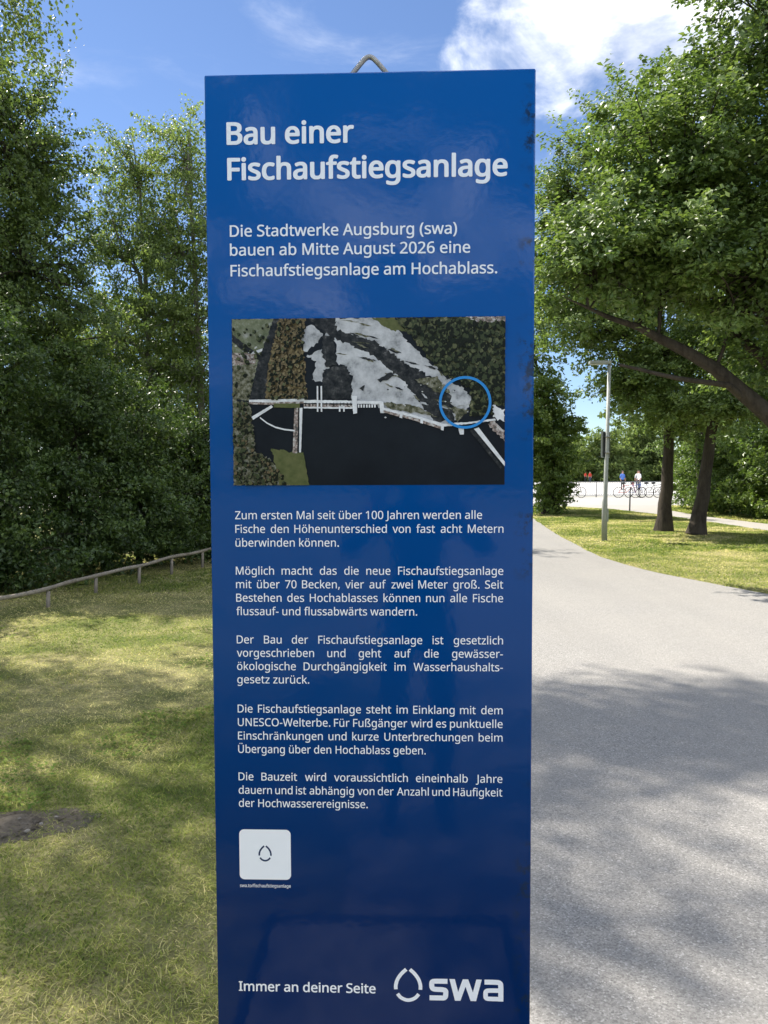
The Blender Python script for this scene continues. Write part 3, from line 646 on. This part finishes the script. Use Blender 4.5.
# --- left: tall birch whose crown hangs in from above
make_tree('birch_tree', 'tall birch with hanging leaf strands at the top left edge', 'tree', (-7.9, 8.8, 0),
          [([(-7.9, 8.8, 0), (-7.8, 8.8, 4), (-7.3, 8.9, 9), (-7.0, 9.0, 14)], .14, .04)],
          [((-5.3, 10.7, 8.4), (.8, .9, 1.1), 40), ((-5.0, 10.2, 11.7), (1.4, .9, .8), 110), ((-6.2, 9.6, 11.4), (1.2, .9, .8), 60), ((-3.9, 10.6, 12.0), (1.0, .7, .7), 56), ((-5.7, 8.3, 11.6), (1.2, .8, .6), 26),
           ((-6.9, 8.8, 8.4), (1.1, 1.0, 1.0), 48), ((-6.4, 7.6, 9.0), (1.2, 1.0, .8), 34), ((-6.3, 9.9, 9.4), (1.0, .9, .8), 30), ((-7.5, 9.6, 8.2), (.9, .9, .8), 30), ((-7.6, 9.0, 13.4), (1.4, 1.4, 1.4), 30), ((-6.0, 6.7, 9.3), (1.0, .8, .6), 24)],
          LM_birch, BM_birch, leaf=.065, per=85, csize=.26, up=.3, droop=.9, aspect=.62, seed=3, strands=True, twig=.006, limb=.03, tone_c=.55,
          extra_limbs=[([(-7.3, 8.9, 8.0), (-6.6, 9.4, 9.4), (-5.8, 10.2, 10.6), (-4.4, 10.5, 11.6)], .05, .012)])
make_tree('lime_tree', 'unseen tall tree added outside the left edge to shade the ground before the sign', 'tree', (-6.6, 4.2, 0),  # added out of view to shade the ground mirrored in the sign
          [([(-6.6, 4.2, 0), (-6.5, 4.2, 4), (-6.3, 4.2, 9)], .22, .05)],
          [((-6.8, 3.4, 10), (1.6, 1.8, 1.6), 46), ((-6.2, 2.6, 8), (1.2, 1.4, 1.3), 30), ((-6.8, 5.0, 7), (1.5, 1.2, 1.4), 40), ((-4.6, 4.4, 9.8), (1.2, 1.4, 1.0), 36)],
          LM_birch, BM_dark, leaf=.11, per=60, csize=.42, droop=.5, seed=4, tone_c=.45)
# --- left: broad dark tree
make_tree('lime_tree', 'broad dense dark green tree behind the hedge at the left edge', 'tree', (-7.3, 14.2, 0),
          [([(-7.3, 14.2, 0), (-7.2, 14.1, 3), (-7.0, 14, 7)], .2, .05)],
          [((-7.4, 13.6, 6.3), (1.7, 1.5, 2.2), 150), ((-6.2, 13.4, 6.9), (1.05, 1.0, 1.3), 110), ((-6.0, 13.2, 5.0), (1.15, 1.1, 1.3), 110), ((-8.6, 13.4, 5), (1.5, 1.5, 2), 80), ((-6.9, 13.4, 8.1), (.9, 1.0, .7), 60), ((-5.5, 13.6, 3.7), (.9, 1, 1), 60), ((-7.0, 13.0, 4.0), (1.2, 1.0, 1.2), 80)],
          LM_birch, BM_dark, leaf=.070, per=100, csize=.34, droop=.5, seed=5, tone_c=.42)
# --- left: two airy pale trees with sky showing through
make_tree('aspen_tree', 'airy pale green tree with sky gaps beside the broad dark tree', 'tree', (-5.6, 18.5, 0),
          [([(-5.6, 18.5, 0), (-5.5, 18.4, 4), (-5.7, 18.3, 8.9)], .12, .03), ([(-5.5, 18.5, 0), (-5.0, 18.5, 4), (-4.9, 18.4, 8.2)], .09, .02)],
          [((-5.7, 18.2, 8.5), (.85, .8, 1.1), 52), ((-5.2, 18.2, 7.1), (1.0, 1.0, 1.0), 52), ((-6.3, 18.2, 6.8), (1.0, .9, 1.3), 60), ((-5.5, 18.2, 5.4), (1.2, 1, 1.0), 54), ((-6.5, 18, 4.6), (1.0, .9, 1), 54), ((-5.2, 18, 3.9), (1.0, .9, .8), 44)],
          LM_poplar, BM_pale, leaf=.072, per=82, csize=.36, droop=.7, seed=7, tone_c=.55, tone_v=.25)
make_tree('aspen_tree', 'airy pale green tree partly hidden by the left edge of the blue sign', 'tree', (-4.1, 17.6, 0),
          [([(-4.1, 17.6, 0), (-4.15, 17.5, 4), (-4.3, 17.4, 9.2)], .11, .03), ([(-4.0, 17.6, 0), (-3.5, 17.5, 4), (-3.5, 17.4, 8.4)], .08, .02)],
          [((-4.35, 17.3, 8.5), (.7, .8, 1.1), 46), ((-3.7, 17.3, 7.0), (.8, 1, 1.1), 46), ((-4.6, 17.3, 6.6), (.75, .9, 1.0), 46), ((-3.2, 17.3, 5.6), (.9, 1, 1.2), 40), ((-4.4, 17.3, 5.1), (1.0, .9, .9), 50), ((-4.2, 17.3, 3.8), (1.0, .9, .8), 40)],
          LM_poplar, BM_pale, leaf=.072, per=82, csize=.36, droop=.7, seed=8, tone_c=.58, tone_v=.25)
make_tree('aspen_tree', 'slim tree with small leaves standing wholly behind the blue sign', 'tree', (-1.6, 19, 0),
          [([(-1.6, 19, 0), (-1.5, 19, 4), (-1.4, 18.9, 8)], .1, .03)],
          [((-1.5, 18.9, 6.8), (.9, .9, 1.3), 40), ((-2.0, 18.8, 5), (1.0, 1, 1.2), 40), ((-.9, 18.8, 4.6), (.9, .9, 1), 34)],
          LM_poplar, BM_grey, leaf=.09, per=60, csize=.36, droop=.6, seed=9, tone_c=.55)
# --- left: the hedge bushes behind the knee rail
HB = [(-7.7, 8.9, 4.1, 'dark hedge bush just outside the left edge behind the low rail'), (-6.7, 10.0, 4.3, 'dark hedge bush at the far left behind the low rail'), (-5.75, 11.0, 4.2, 'dark hedge bush under the broad dark tree, second from the left'),
      (-5.05, 12.6, 3.7, 'dark hedge bush in the middle of the row behind the low rail'), (-4.45, 13.9, 3.3, 'hedge bush with a sunlit top beside the blue sign'),
      (-3.6, 15.4, 3.1, 'hedge bush half hidden by the left edge of the blue sign'), (-2.2, 16.0, 2.7, 'hedge bush behind the blue sign at the end of the row')]
for i, (x, y, hh, lab) in enumerate(HB):
    make_tree('hedge_bush', lab, 'bush', (x, y, 0), [([(x, y, 0), (x + .1, y, hh * .6)], .05, .02), ([(x, y, 0), (x - .3, y - .2, hh * .5)], .04, .02)],
              [((x, y, hh * .68), (1.0, .95, hh * .33), 80), ((x + .15, y - .35, hh * .32), (1.1, .95, hh * .33), 90), ((x - .5, y + .2, hh * .5), (.9, .9, hh * .42), 50), ((x + .5, y - .1, .45), (.9, .9, .5), 40)],
              LM_hedge, BM_dark, leaf=.070, per=100, csize=.34, flat=.75, up=.38, seed=20 + i, tone_c=.45, limb=.03, twig=.006, group='hedge bushes behind the knee rail', crown_name='foliage', trunk_name='stems')
WT = [(-9.8, 16.5, 8.5, 'dark woodland tree beyond the hedge outside the left edge'), (-8.2, 19.5, 7.0, 'dark woodland tree seen through gaps left of the airy trees'), (-3.0, 21.5, 7.0, 'low dark woodland tree behind the airy trees near the sign'), (-6.3, 22.0, 7.4, 'low woodland tree behind the pale airy trees')]
for i, (x, y, hh, lab) in enumerate(WT):
    make_tree('woodland_tree', lab, 'tree', (x, y, 0), [([(x, y, 0), (x + .2, y, hh * .8)], .15, .04)],
              [((x, y, hh * .68), (1.9, 1.6, hh * .3), 90), ((x + .6, y - .6, hh * .36), (1.9, 1.6, hh * .28), 90), ((x - .9, y, hh * .4), (1.5, 1.5, hh * .3), 60)],
              LM_hedge, BM_dark, leaf=.12, per=60, csize=.48, seed=40 + i, tone_c=.5)

# --- right: the big maple with low limbs, trunk just outside the frame
make_tree('maple_tree', 'large maple overhanging the road with thick low limbs at the right edge', 'tree', (7.6, 12.2, 0),
          [([(7.6, 12.2, 0), (7.2, 12.1, 1.2), (6.6, 12, 2.0), (5.6, 12, 2.75), (4.9, 11.9, 3.35), (4.1, 11.8, 3.75), (3.3, 11.6, 3.9), (2.7, 11.5, 4.2)], .25, .008),
           ([(7.4, 12.15, .7), (7.3, 12.4, 4), (7.4, 12.6, 8), (7.5, 12.6, 12)], .26, .05)],
          [((7.6, 12.6, 10.6), (2.7, 2.4, 2.4), 170), ((5.9, 12.2, 8.5), (1.55, 1.6, 1.7), 120), ((5.0, 12.2, 6.6), (1.6, 1.6, 1.3), 120), ((6.6, 11.6, 6.0), (1.9, 1.5, 1.7), 150),
           ((4.4, 11.8, 5.05), (1.3, 1.4, .95), 90), ((3.3, 11.7, 4.75), (.9, 1.1, .6), 50), ((5.6, 11.4, 4.5), (1.5, 1.3, .9), 90), ((7.8, 11.4, 4.4), (1.7, 1.6, 1.3), 100), ((9.6, 12.4, 7.5), (2.2, 2.2, 2.8), 120), ((3.3, 11.8, 5.0), (.85, 1.1, .9), 50), ((4.2, 12.0, 6.1), (1.0, 1.1, .9), 56), ((6.4, 12.6, 3.5), (1.1, 1.1, .5), 30)],
          LM_maple, BM_dark, leaf=.092, per=84, csize=.42, flat=.6, up=.54, droop=-.3, aspect=.66, seed=60, tone_c=.5, tone_v=.2, limb=.03,
          extra_limbs=[([(6.75, 12.0, 1.95), (6.5, 12.2, 2.9), (5.9, 12.4, 3.6), (5.1, 12.5, 4.2), (4.2, 12.5, 4.7)], .13, .03), ([(7.0, 12.1, 2.4), (6.2, 11.9, 3.5), (5.3, 11.7, 4.6), (4.6, 11.7, 5.6)], .12, .03),
                       ([(5.6, 12.0, 2.75), (5.2, 11.7, 2.9), (4.3, 11.4, 3.0), (3.4, 11.2, 3.15)], .06, .02)])
# --- right: the pair of trunks on the lawn and the airy tree behind
make_tree('ash_tree', 'left of the two grey trunks standing on the lawn, with a high airy crown', 'tree', (7.5, 21, 0),
          [([(7.65, 21, 0), (7.72, 21, 1.2), (7.85, 21, 3.0), (7.3, 21, 6.5), (6.6, 21.2, 10.6)], .215, .05)],
          [((5.6, 21, 9.4), (1.3, 1.4, 1.5), 60), ((6.8, 21, 10.8), (1.5, 1.5, 1.3), 60), ((5.0, 21, 7.6), (1.0, 1.2, 1.0), 50), ((4.7, 21, 8.9), (.7, 1, 1.0), 36), ((4.8, 21, 6.2), (.9, 1, .9), 40), ((6.6, 20.8, 7.6), (1.5, 1.5, 1.5), 70), ((5.6, 20.8, 5.4), (1.5, 1.4, 1.0), 64), ((7.2, 20.6, 4.7), (1.5, 1.4, .95), 64), ((6.5, 20.4, 3.7), (.9, 1, .5), 26), ((7.7, 20.4, 3.25), (1.2, 1.0, .55), 44), ((6.9, 20.9, 4.0), (1.2, 1.1, .8), 40)],
          LM_ash, BM_dark, leaf=.105, per=80, csize=.46, flat=.6, up=.52, droop=-.2, seed=70, tone_c=.55)
make_tree('ash_tree', 'right of the two grey trunks on the lawn, leaning to the right', 'tree', (8.06, 19.8, 0),
          [([(8.06, 19.8, 0), (8.2, 19.8, 1.0), (8.46, 19.8, 2.8), (8.9, 19.8, 6), (9.0, 20, 10)], .215, .06)],
          [((8.6, 19.6, 5.0), (1.5, 1.4, 1.2), 70), ((10.2, 20, 6.2), (1.8, 1.6, 1.8), 80), ((9.0, 20, 8.6), (2, 1.8, 2), 100), ((8.5, 19.0, 3.2), (1.2, 1.0, .5), 44), ((9.6, 19.2, 3.4), (1.0, 1.0, .6), 36), ((10.2, 19.4, 4.0), (1.2, 1.2, .7), 44)],
          LM_ash, BM_dark, leaf=.105, per=80, csize=.46, flat=.6, up=.52, droop=-.2, seed=71, tone_c=.5)
make_tree('ivy_clad_tree', 'ivy covered bushy tree at the road edge right of the blue sign', 'tree', (6.55, 30, 0),
          [([(6.55, 30, 0), (6.5, 30, 2.4), (6.3, 30, 5)], .34, .1)],
          [((6.55, 29.9, .9), (.72, .7, 1.0), 70), ((6.5, 29.9, 2.0), (.85, .8, .9), 60), ((6.3, 29.9, 3.2), (1.15, 1.1, .9), 70), ((6.0, 29.9, 4.6), (1.2, 1.2, 1.1), 70), ((5.2, 29.9, 6.6), (1.6, 1.5, 1.8), 90), ((7.1, 29.8, 3.6), (.6, .7, .6), 22), ((5.4, 30, 2.6), (.9, .9, 1.3), 50)],
          LM_bush, BM_dark, leaf=.13, per=60, csize=.42, seed=73, tone_c=.55, tone_v=.25)
make_tree('ash_tree', 'tall dark crowned tree beside the road hidden behind the blue sign', 'tree', (.2, 37, 0),
          [([(.2, 37, 0), (.4, 37, 5), (1.2, 37, 12)], .25, .06)],
          [((1.4, 37, 10.5), (2.4, 2, 2.4), 100), ((-.6, 37, 8.6), (2, 2, 2), 70), ((1.6, 37, 7.6), (1.6, 1.6, 1.3), 50)],
          LM_ash, BM_dark, leaf=.16, per=55, csize=.6, seed=74)
make_tree('ash_tree', 'tree with drooping dark boughs over the far end of the lawn', 'tree', (12.9, 31, 0),
          [([(12.9, 31, 0), (12.6, 31, 4), (11.6, 31, 9)], .24, .06)],
          [((11.4, 30.5, 6.2), (2.1, 1.9, 1.6), 90), ((10.3, 30.3, 5.2), (1.2, 1.3, 1.0), 44), ((11.0, 30, 8.8), (2.6, 2.2, 2), 100), ((9.2, 30.4, 8.2), (1.4, 1.5, 1.3), 50), ((11.2, 30.2, 3.9), (1.2, 1.2, .8), 40)],
          LM_maple, BM_dark, leaf=.15, per=55, csize=.55, seed=75, tone_c=.45)
RB = [(13.2, 19.5, 3.4, 'leafy bush beyond the footpath at the right edge'), (13.6, 22.6, 3.6, 'sunlit leafy bush beyond the footpath right of the leaning trunk'), (13.3, 26.0, 3.4, 'leafy bush beyond the footpath between the two trunks'),
      (13.4, 29.6, 3.3, 'leafy bush beyond the footpath left of the two trunks'), (14.1, 33.6, 3.0, 'low pale bush where the footpath meets the plaza')]
for i, (x, y, hh, lab) in enumerate(RB):
    make_tree('leafy_bush', lab, 'bush', (x, y, 0), [([(x, y, 0), (x + .1, y, hh * .6)], .05, .02), ([(x, y, 0), (x - .3, y - .2, hh * .5)], .04, .02)],
              [((x, y, hh * .66), (1.3, 1.5, hh * .34), 90), ((x - .2, y - .3, hh * .3), (1.25, 1.6, hh * .32), 100), ((x + .5, y + .9, hh * .5), (1.1, 1.2, hh * .45), 60)],
              LM_bush, BM_dark, leaf=.13, per=60, csize=.42, flat=.75, up=.38, seed=80 + i, tone_c=.5, limb=.03, twig=.008, group='bushes along the far side of the footpath', crown_name='foliage', trunk_name='stems')
BT = [(16.5, 21, 9, 'tall tree behind the footpath bushes at the right edge'), (17.0, 26.5, 10, 'tall tree behind the footpath bushes right of the trunks'), (16.8, 33, 10, 'tall tree behind the footpath bushes between the trunks'), (17.5, 41, 9, 'tall tree at the right side of the plaza')]
for i, (x, y, hh, lab) in enumerate(BT):
    make_tree('woodland_tree', lab, 'tree', (x, y, 0), [([(x, y, 0), (x - .2, y, hh * .85)], .2, .05)],
              [((x, y, hh * .75), (2.5, 2.3, hh * .25), 100), ((x - .8, y - .8, hh * .45), (2.2, 2.2, hh * .24), 100), ((x + 1, y, hh * .4), (2.2, 2.2, hh * .3), 70)],
              LM_maple, BM_dark, leaf=.17, per=55, csize=.62, seed=90 + i, tone_c=.5)
# --- far trees over the river
FT = [(19, 150, 15), (27, 144, 12), (35, 152, 9), (42, 146, 9.5), (50, 150, 14), (59, 142, 16), (11, 152, 16), (2, 146, 15)]
for i, (x, y, hh) in enumerate(FT):
    make_tree('far_bank_tree', 'round pale green tree on the far bank beyond the plaza', 'tree', (x, y, 0), [([(x, y, 0), (x, y, hh * .7)], .4, .1)],
              [((x, y, hh * .62), (5.0, 4, hh * .36), 100), ((x + 1, y - 1.5, hh * .28), (5.8, 3.5, hh * .26), 110), ((x, y - 2, hh * .10), (6.5, 2.5, hh * .12), 90)], LM_far, BM_dark, leaf=.55, per=60, csize=1.7, seed=110 + i, tone_c=.5 + .12 * math.sin(i * 2.1), group='trees on the far bank', limb=.15, twig=.05)
# --- woods all round in the distance, one mass
g = np.random.default_rng(200); n = 2600
th = g.uniform(R(62), R(298), n) ; th = np.pi / 2 - th
rad = g.uniform(62, 84, n); hh = g.uniform(0, 1, n) ** .8 * (8 + 2.5 * np.sin(th * 9))
C = np.stack([rad * np.cos(th), rad * np.sin(th), hh], 1); per = 26
X_ = np.repeat(C, per, 0) + g.normal(0, 1.1, (n * per, 3)); X_[:, 2] = np.abs(X_[:, 2])
V, F, T = leaves(X_, .75, g, .45, .3, .7)
props(big_mesh('distant_woods', V, F, LM_far, None, False, T), kind='stuff')

# ------------------------------------------------------------------ knee rail
M_wood = bark_mat('weathered rail wood', (.16, .135, .105), (.30, .265, .215), 20)
fr = empty('knee_rail', (-3.9, 10.3, 0), 'low weathered wooden knee rail in front of the dark hedge', 'rail fence')
FP = [(-5.2, 6.9), (-4.25, 8.25), (-4.02, 9.1), (-3.9, 10.3), (-3.6, 11.2), (-3.4, 12.2), (-3.12, 13.1), (-2.85, 14.1), (-2.5, 15.2)]
Q = smooth_line(FP, 60)
h = MB(); h.tube([(x + 3.9, y - 10.3, .215 + .016 * max(0, y - 8.5) + .006 * math.sin(i * .7) + float(lawn_height(np.array(x), np.array(y)))) for i, (x, y) in enumerate(Q)], [.026 + .002 * math.sin(i * 1.3) for i in range(len(Q))], 8); h.build('rail', M_wood, fr)
for x, y in FP:
    h = MB(); h.tube([(x + 3.9, y - 10.3 + .02, -.1), (x + 3.9 + .01, y - 10.3 + .02, .20 + .016 * max(0, y - 8.5))], [.026, .023], 9); h.build('post', M_wood, fr)

# ------------------------------------------------------------------ lamp post with its sign board
M_pole = simple('grey green pole', (.30, .32, .29), .5, .4, var=.12, scale=9); M_dark = simple('dark grey metal', (.035, .037, .04), .5, .4)
M_lens = simple('lamp lens', (.55, .56, .55), .3, .5, var=.05)
LX, LY = 5.2, 18.1
lp = empty('lamp_post', (LX, LY, 0), 'slim grey lamp post with a flat lamp head beside the road', 'street lamp')
h = MB(); h.tube([(0, 0, -.05), (0, 0, .9), (.012, 0, 1.0), (.075, 0, 4.16)], [.066, .063, .05, .04], 14); h.build('pole', M_pole, lp)
h = MB(); h.box((-.40, -.085, 4.13), (.10, .085, 4.20)); hd = h.build('lamp_head', M_pole, lp, .012)
h = MB(); h.box((-.38, -.06, 4.118), (-.10, .06, 4.1285)); h.build('lens', M_lens, hd)
h = MB(); h.box((.045, -.06, .45), (.075, .06, .75)); h.build('access_door', M_pole, lp, .003)
sb = empty('sign_board', (LX, LY, 0), 'small dark sign board clamped to the lamp post', 'sign')
Mr = Matrix.Translation((.095, .0, 0)) @ Matrix.Rotation(R(50), 4, 'Z')
h = MB(); h.box((-.20, .085, 1.97), (.20, .11, 2.55), 0, Mr); bd = h.build('board', M_dark, sb, .004)
h = MB()
for lo, hi in (((-.215, .08, 1.955), (-.2, .115, 2.565)), ((.2, .08, 1.955), (.215, .115, 2.565)), ((-.2, .08, 2.55), (.2, .115, 2.565)), ((-.2, .08, 1.955), (.2, .115, 1.97))): h.box(lo, hi, 0, Mr)
h.build('frame', M_pole, bd)
for z in (2.05, 2.42):
    h = MB(); h.tube([(.03, 0, z), (.03, 0, z + .04)], .075, 14); h.build('clamp', M_galv, sb)
# thin stake at the path corner
h = MB(); h.tube([(0, 0, -.1), (.01, 0, 1.0)], [.03, .028], 8)
st = h.build('marker_post', M_dark, None); st.location = (10.3, 32.2, 0); props(st, 'thin dark post where the lawn ends before the plaza', 'post')

# ------------------------------------------------------------------ plaza: railing, bicycles, people
M_rail = simple('grey rail paint', (.16, .165, .17), .5, .4)
rl = empty('railing', (11, 50, 0), 'grey metal railing along the far edge of the plaza', 'railing')
h = MB()
for z in (1.0, .15): h.tube([(-14, 0, z), (14, 0, z)], .028, 6)
h.build('rails', M_rail, rl)
for i in range(11):
    h = MB(); h.tube([(-14 + 2.8 * i, 0, -.05), (-14 + 2.8 * i, 0, 1.03)], .035, 6); h.build('post', M_rail, rl)
h = MB()
for i in range(240):
    x = -13.9 + i * .116
    h.box((x - .007, -.007, .15), (x + .007, .007, 1.0))
h.build('bars', M_rail, rl)['kind'] = 'stuff'
M_tyre = simple('tyre rubber', (.018, .018, .018), .8, .3); M_spoke = simple('spoke steel', (.45, .45, .45), .3, .5, .8)
def ring(mb, c, rad, w, n=22, mi=0): mb.tube([(c[0] + rad * math.cos(a), c[1], c[2] + rad * math.sin(a)) for a in np.linspace(0, 2 * math.pi, n + 1)], w, 6, mi, False)
def bicycle(loc, rz, fmat, label):
    b = empty('bicycle', loc, label, 'bicycle', 'bicycles parked at the railing', rz)
    for x in (-.52, .52):
        h = MB(); ring(h, (x, 0, .34), .325, .02); w = h.build('wheel', M_tyre, b)
        h = MB()
        for k in range(8):
            a = k * math.pi / 4; h.tube([(x, 0, .34), (x + .31 * math.cos(a), 0, .34 + .31 * math.sin(a))], .003, 4)
        h.build('spokes', M_spoke, w)
    h = MB()
    for p, q in (((-.52, .34), (-.18, .85)), ((-.52, .34), (-.06, .32)), ((-.06, .32), (-.2, .88)), ((-.06, .32), (.36, .78)), ((-.17, .76), (.35, .84)), ((.52, .34), (.34, .98))): h.tube([(p[0], 0, p[1]), (q[0], 0, q[1])], .018, 6)
    h.build('frame', fmat, b)
    h = MB(); h.tube([(.30, -.28, 1.02), (.34, -.1, .99), (.34, .1, .99), (.30, .28, 1.02)], .014, 6); h.build('handlebar', M_dark, b)
    h = MB(); h.tube([(-.34, 0, .92), (-.2, 0, .93), (-.06, 0, .92)], [.07, .065, .025], 8); h.build('saddle', M_dark, b)
    return b
red, bluep, blk, wht = simple('red paint', (.35, .03, .02), .3), simple('blue paint', (.04, .10, .35), .3), M_dark, simple('white paint', (.7, .7, .7), .3)
bicycle((12.0, 48.6, .012), R(12), blk, 'dark bicycle alone at the left end of the railing')
bicycle((15.3, 48.4, .012), R(-8), red, 'red framed bicycle leftmost of the cluster by the people')
bicycle((16.0, 48.9, .012), R(20), bluep, 'blue framed bicycle in the middle of the parked cluster')
bicycle((16.7, 48.3, .012), R(-5), wht, 'white framed bicycle in the parked cluster at the railing')
bicycle((17.3, 48.8, .012), R(14), blk, 'dark bicycle rightmost of the cluster by the railing')

M_skin = simple('skin', (.42, .25, .18), .6, .3, var=.06); M_hair = simple('hair', (.05, .035, .025), .7, .3); M_jeans = simple('trousers', (.05, .06, .10), .8, .2)
def person(loc, rz, top, bottom, label, arms='down', sit=False, hairmat=M_hair, group=None, hip_z=None):
    root = empty('person', loc, label, 'person', group, rz)
    J, E, RAD = [], [], []
    def j(x, y, z, r_, par=None):
        J.append((x, y, z)); RAD.append(r_)
        if par is not None: E.append((par, len(J) - 1))
        return len(J) - 1
    hz = hip_z or (.95 if not sit else .50)
    pelvis = j(0, 0, hz, .135); waist = j(0, 0, hz + .17, .125, pelvis); chest = j(0, -.01, hz + .36, .145, waist); upper = j(0, 0, hz + .48, .11, chest)
    neck = j(0, .01, hz + .56, .055, upper); headb = j(0, .03, hz + .635, .078, neck); head = j(0, .025, hz + .72, .092, headb); crown = j(0, .015, hz + .79, .065, head)
    nose = j(0, .125, hz + .685, .012, head) if False else None
    for s in (-1, 1):
        hp = j(.1 * s, 0, hz - .06, .098, pelvis)
        if sit: kn = j(.12 * s, .42, hz - .02, .065, hp); an = j(.12 * s, .45, .09, .042, kn)
        else: kn = j(.11 * s, .02, hz * .52, .064, hp); an = j(.12 * s, -.01, .09, .042, kn)
        j(.13 * s, (.45 if sit else 0) + .15, .035, .036, an)
        sh = j(.185 * s, 0, hz + .46, .066, upper)
        if arms == 'down': el = j(.25 * s, -.02, hz + .2, .045, sh); wr = j(.24 * s, .08, hz - .03, .032, el); j(.24 * s, .12, hz - .13, .03, wr)
        else:
            el = j(.31 * s, .16, hz + .33, .046, sh); wr = j(.13 * s, .335, hz + .60, .033, el); hd = j(.088 * s, .335, hz + .665, .026, wr)
            for q, (dz, L) in enumerate(((-.030, .055), (-.010, .068), (.010, .072), (.030, .064))):
                k1_ = j(.066 * s, .345 + .002 * q, hz + .675 + dz, .0095, hd); k2_ = j(.030 * s, .366, hz + .680 + dz, .0085, k1_); j((.066 * s - s * L), .366, hz + .682 + dz, .0075, k2_)
    me = bpy.data.meshes.new('body'); me.from_pydata(J, E, [])
    o = bpy.data.objects.new('body', me); COL.objects.link(o); o.modifiers.new('s', 'SKIN')
    for i, sv in enumerate(me.skin_vertices[0].data): sv.radius = (RAD[i], RAD[i] * (.78 if i in (0, 1, 2, 3) else 1)); sv.use_root = (i == 0)
    sdv = o.modifiers.new('d', 'SUBSURF'); sdv.levels = sdv.render_levels = 2
    dg = bpy.context.evaluated_depsgraph_get(); bm = bpy.data.meshes.new_from_object(o.evaluated_get(dg)); bpy.data.objects.remove(o)
    bm.materials.clear()
    for mm in (top, bottom, M_skin): bm.materials.append(mm)
    for p in bm.polygons:
        c = p.center; p.use_smooth = True
        lim = hz + .02
        p.material_index = 2 if (c.z > hz + .545 or (abs(c.x) > .20 and c.z < hz + .16 and arms == 'down') or (arms != 'down' and c.y > .24 and c.z > hz + .42)) else (1 if c.z < lim else 0)
    b = link('body', bm, root)
    h = MB()     # hair cap
    V, F_ = [], []; na, nb = 14, 7
    for i in range(nb):
        for k in range(na):
            a = 2 * math.pi * k / na; e = i / (nb - 1) * math.pi * .52
            back = .5 - .5 * math.sin(a); ee = e * (.72 + .5 * back)
            V.append((.098 * math.sin(ee) * math.cos(a), .015 + .112 * math.sin(ee) * math.sin(a), hz + .725 + .125 * math.cos(ee)))
    for i in range(nb - 1):
        for k in range(na): F_.append((i * na + k, i * na + (k + 1) % na, (i + 1) * na + (k + 1) % na, (i + 1) * na + k))
    h.add(V, F_, 0, True); h.build('hair', hairmat, root)
    return root
T_blue, T_white, T_red, T_dark = simple('blue cloth', (.10, .20, .55), .9, .1), simple('white cloth', (.75, .75, .75), .9, .1), simple('red cloth', (.5, .06, .04), .9, .1), simple('dark cloth', (.03, .032, .04), .9, .1)
person((21.7, 70, .012), R(200), T_blue, T_dark, 'person in a blue top standing behind the parked bicycles')
person((23.6, 71.5, .012), R(160), T_white, M_jeans, 'person in a white top and blue trousers behind the bicycles')
person((22.9, 69, .012), R(100), T_white, T_dark, 'person in a white top and dark trousers behind the bicycles')
person((31.3, 134, .012), R(180), T_red, T_dark, 'leftmost of the tiny far people in red tops on the pale bank', group='people on the far bank')
person((32.4, 121, .012), R(150), T_red, M_jeans, 'middle one of the tiny far people in red tops on the pale bank', group='people on the far bank')
person((35.6, 136, .012), R(210), T_red, T_dark, 'rightmost of the tiny far people in red tops on the pale bank', group='people on the far bank')

# the photographer, mirrored in the glossy sign
person((.02, -.415, .004), 0, T_dark, M_jeans, 'person in dark clothes holding up a phone, mirrored in the blue sign', arms='up', hip_z=.925)
ph_ = empty('phone', (0, -.04, 1.545), 'dark phone held up in both hands, mirrored in the blue sign', 'phone')
h = MB(); h.box((-.036, -.004, -.074), (.036, .004, .074)); h.build('case', M_dark, ph_, .003)
h = MB(); h.box((-.030, .0042, .035), (-.002, .0062, .066)); h.build('camera_bump', M_rubber, ph_, .001)
# ------------------------------------------------------------------ stones by the bare soil
M_stone = simple('pale stone', (.24, .22, .19), .9, .2, var=.35, scale=30)
def stone(x, y, s, label, seed):
    g = np.random.default_rng(seed); V, F_ = [], []; na, nb = 9, 6
    for i in range(nb):
        for k in range(na):
            a = 2 * math.pi * k / na; e = math.pi * i / (nb - 1); q = 1 + g.normal(0, .12) * (0 < i < nb - 1)
            V.append((s * q * math.sin(e) * math.cos(a) * 1.5, s * q * math.sin(e) * math.sin(a), s * .65 * math.cos(e) * q))
    for i in range(nb - 1):
        for k in range(na): F_.append((i * na + k, i * na + (k + 1) % na, (i + 1) * na + (k + 1) % na, (i + 1) * na + k))
    h = MB(); h.add(V, F_, 0, True); o = h.build('stone', M_stone); o.location = (x, y, float(lawn_height(np.array(x), np.array(y))) + .02 + s * .3); o.rotation_euler = (0, 0, seed)
    props(o, label, 'stone', 'small stones in the bare soil')
stone(-1.58, 3.32, .010, 'largest pale stone at the right end of the bare soil patch', 1)
stone(-1.55, 3.39, .008, 'small pale stone just behind the largest one in the bare soil', 2)
stone(-1.51, 3.46, .007, 'small pale stone farthest back in the bare soil', 3)
stone(-1.67, 3.44, .006, 'tiny white pebble left of the larger stones in the bare soil', 4)
stone(-.40, 2.42, .012, 'pale pebble in the grass beside the foot of the blue sign', 5)
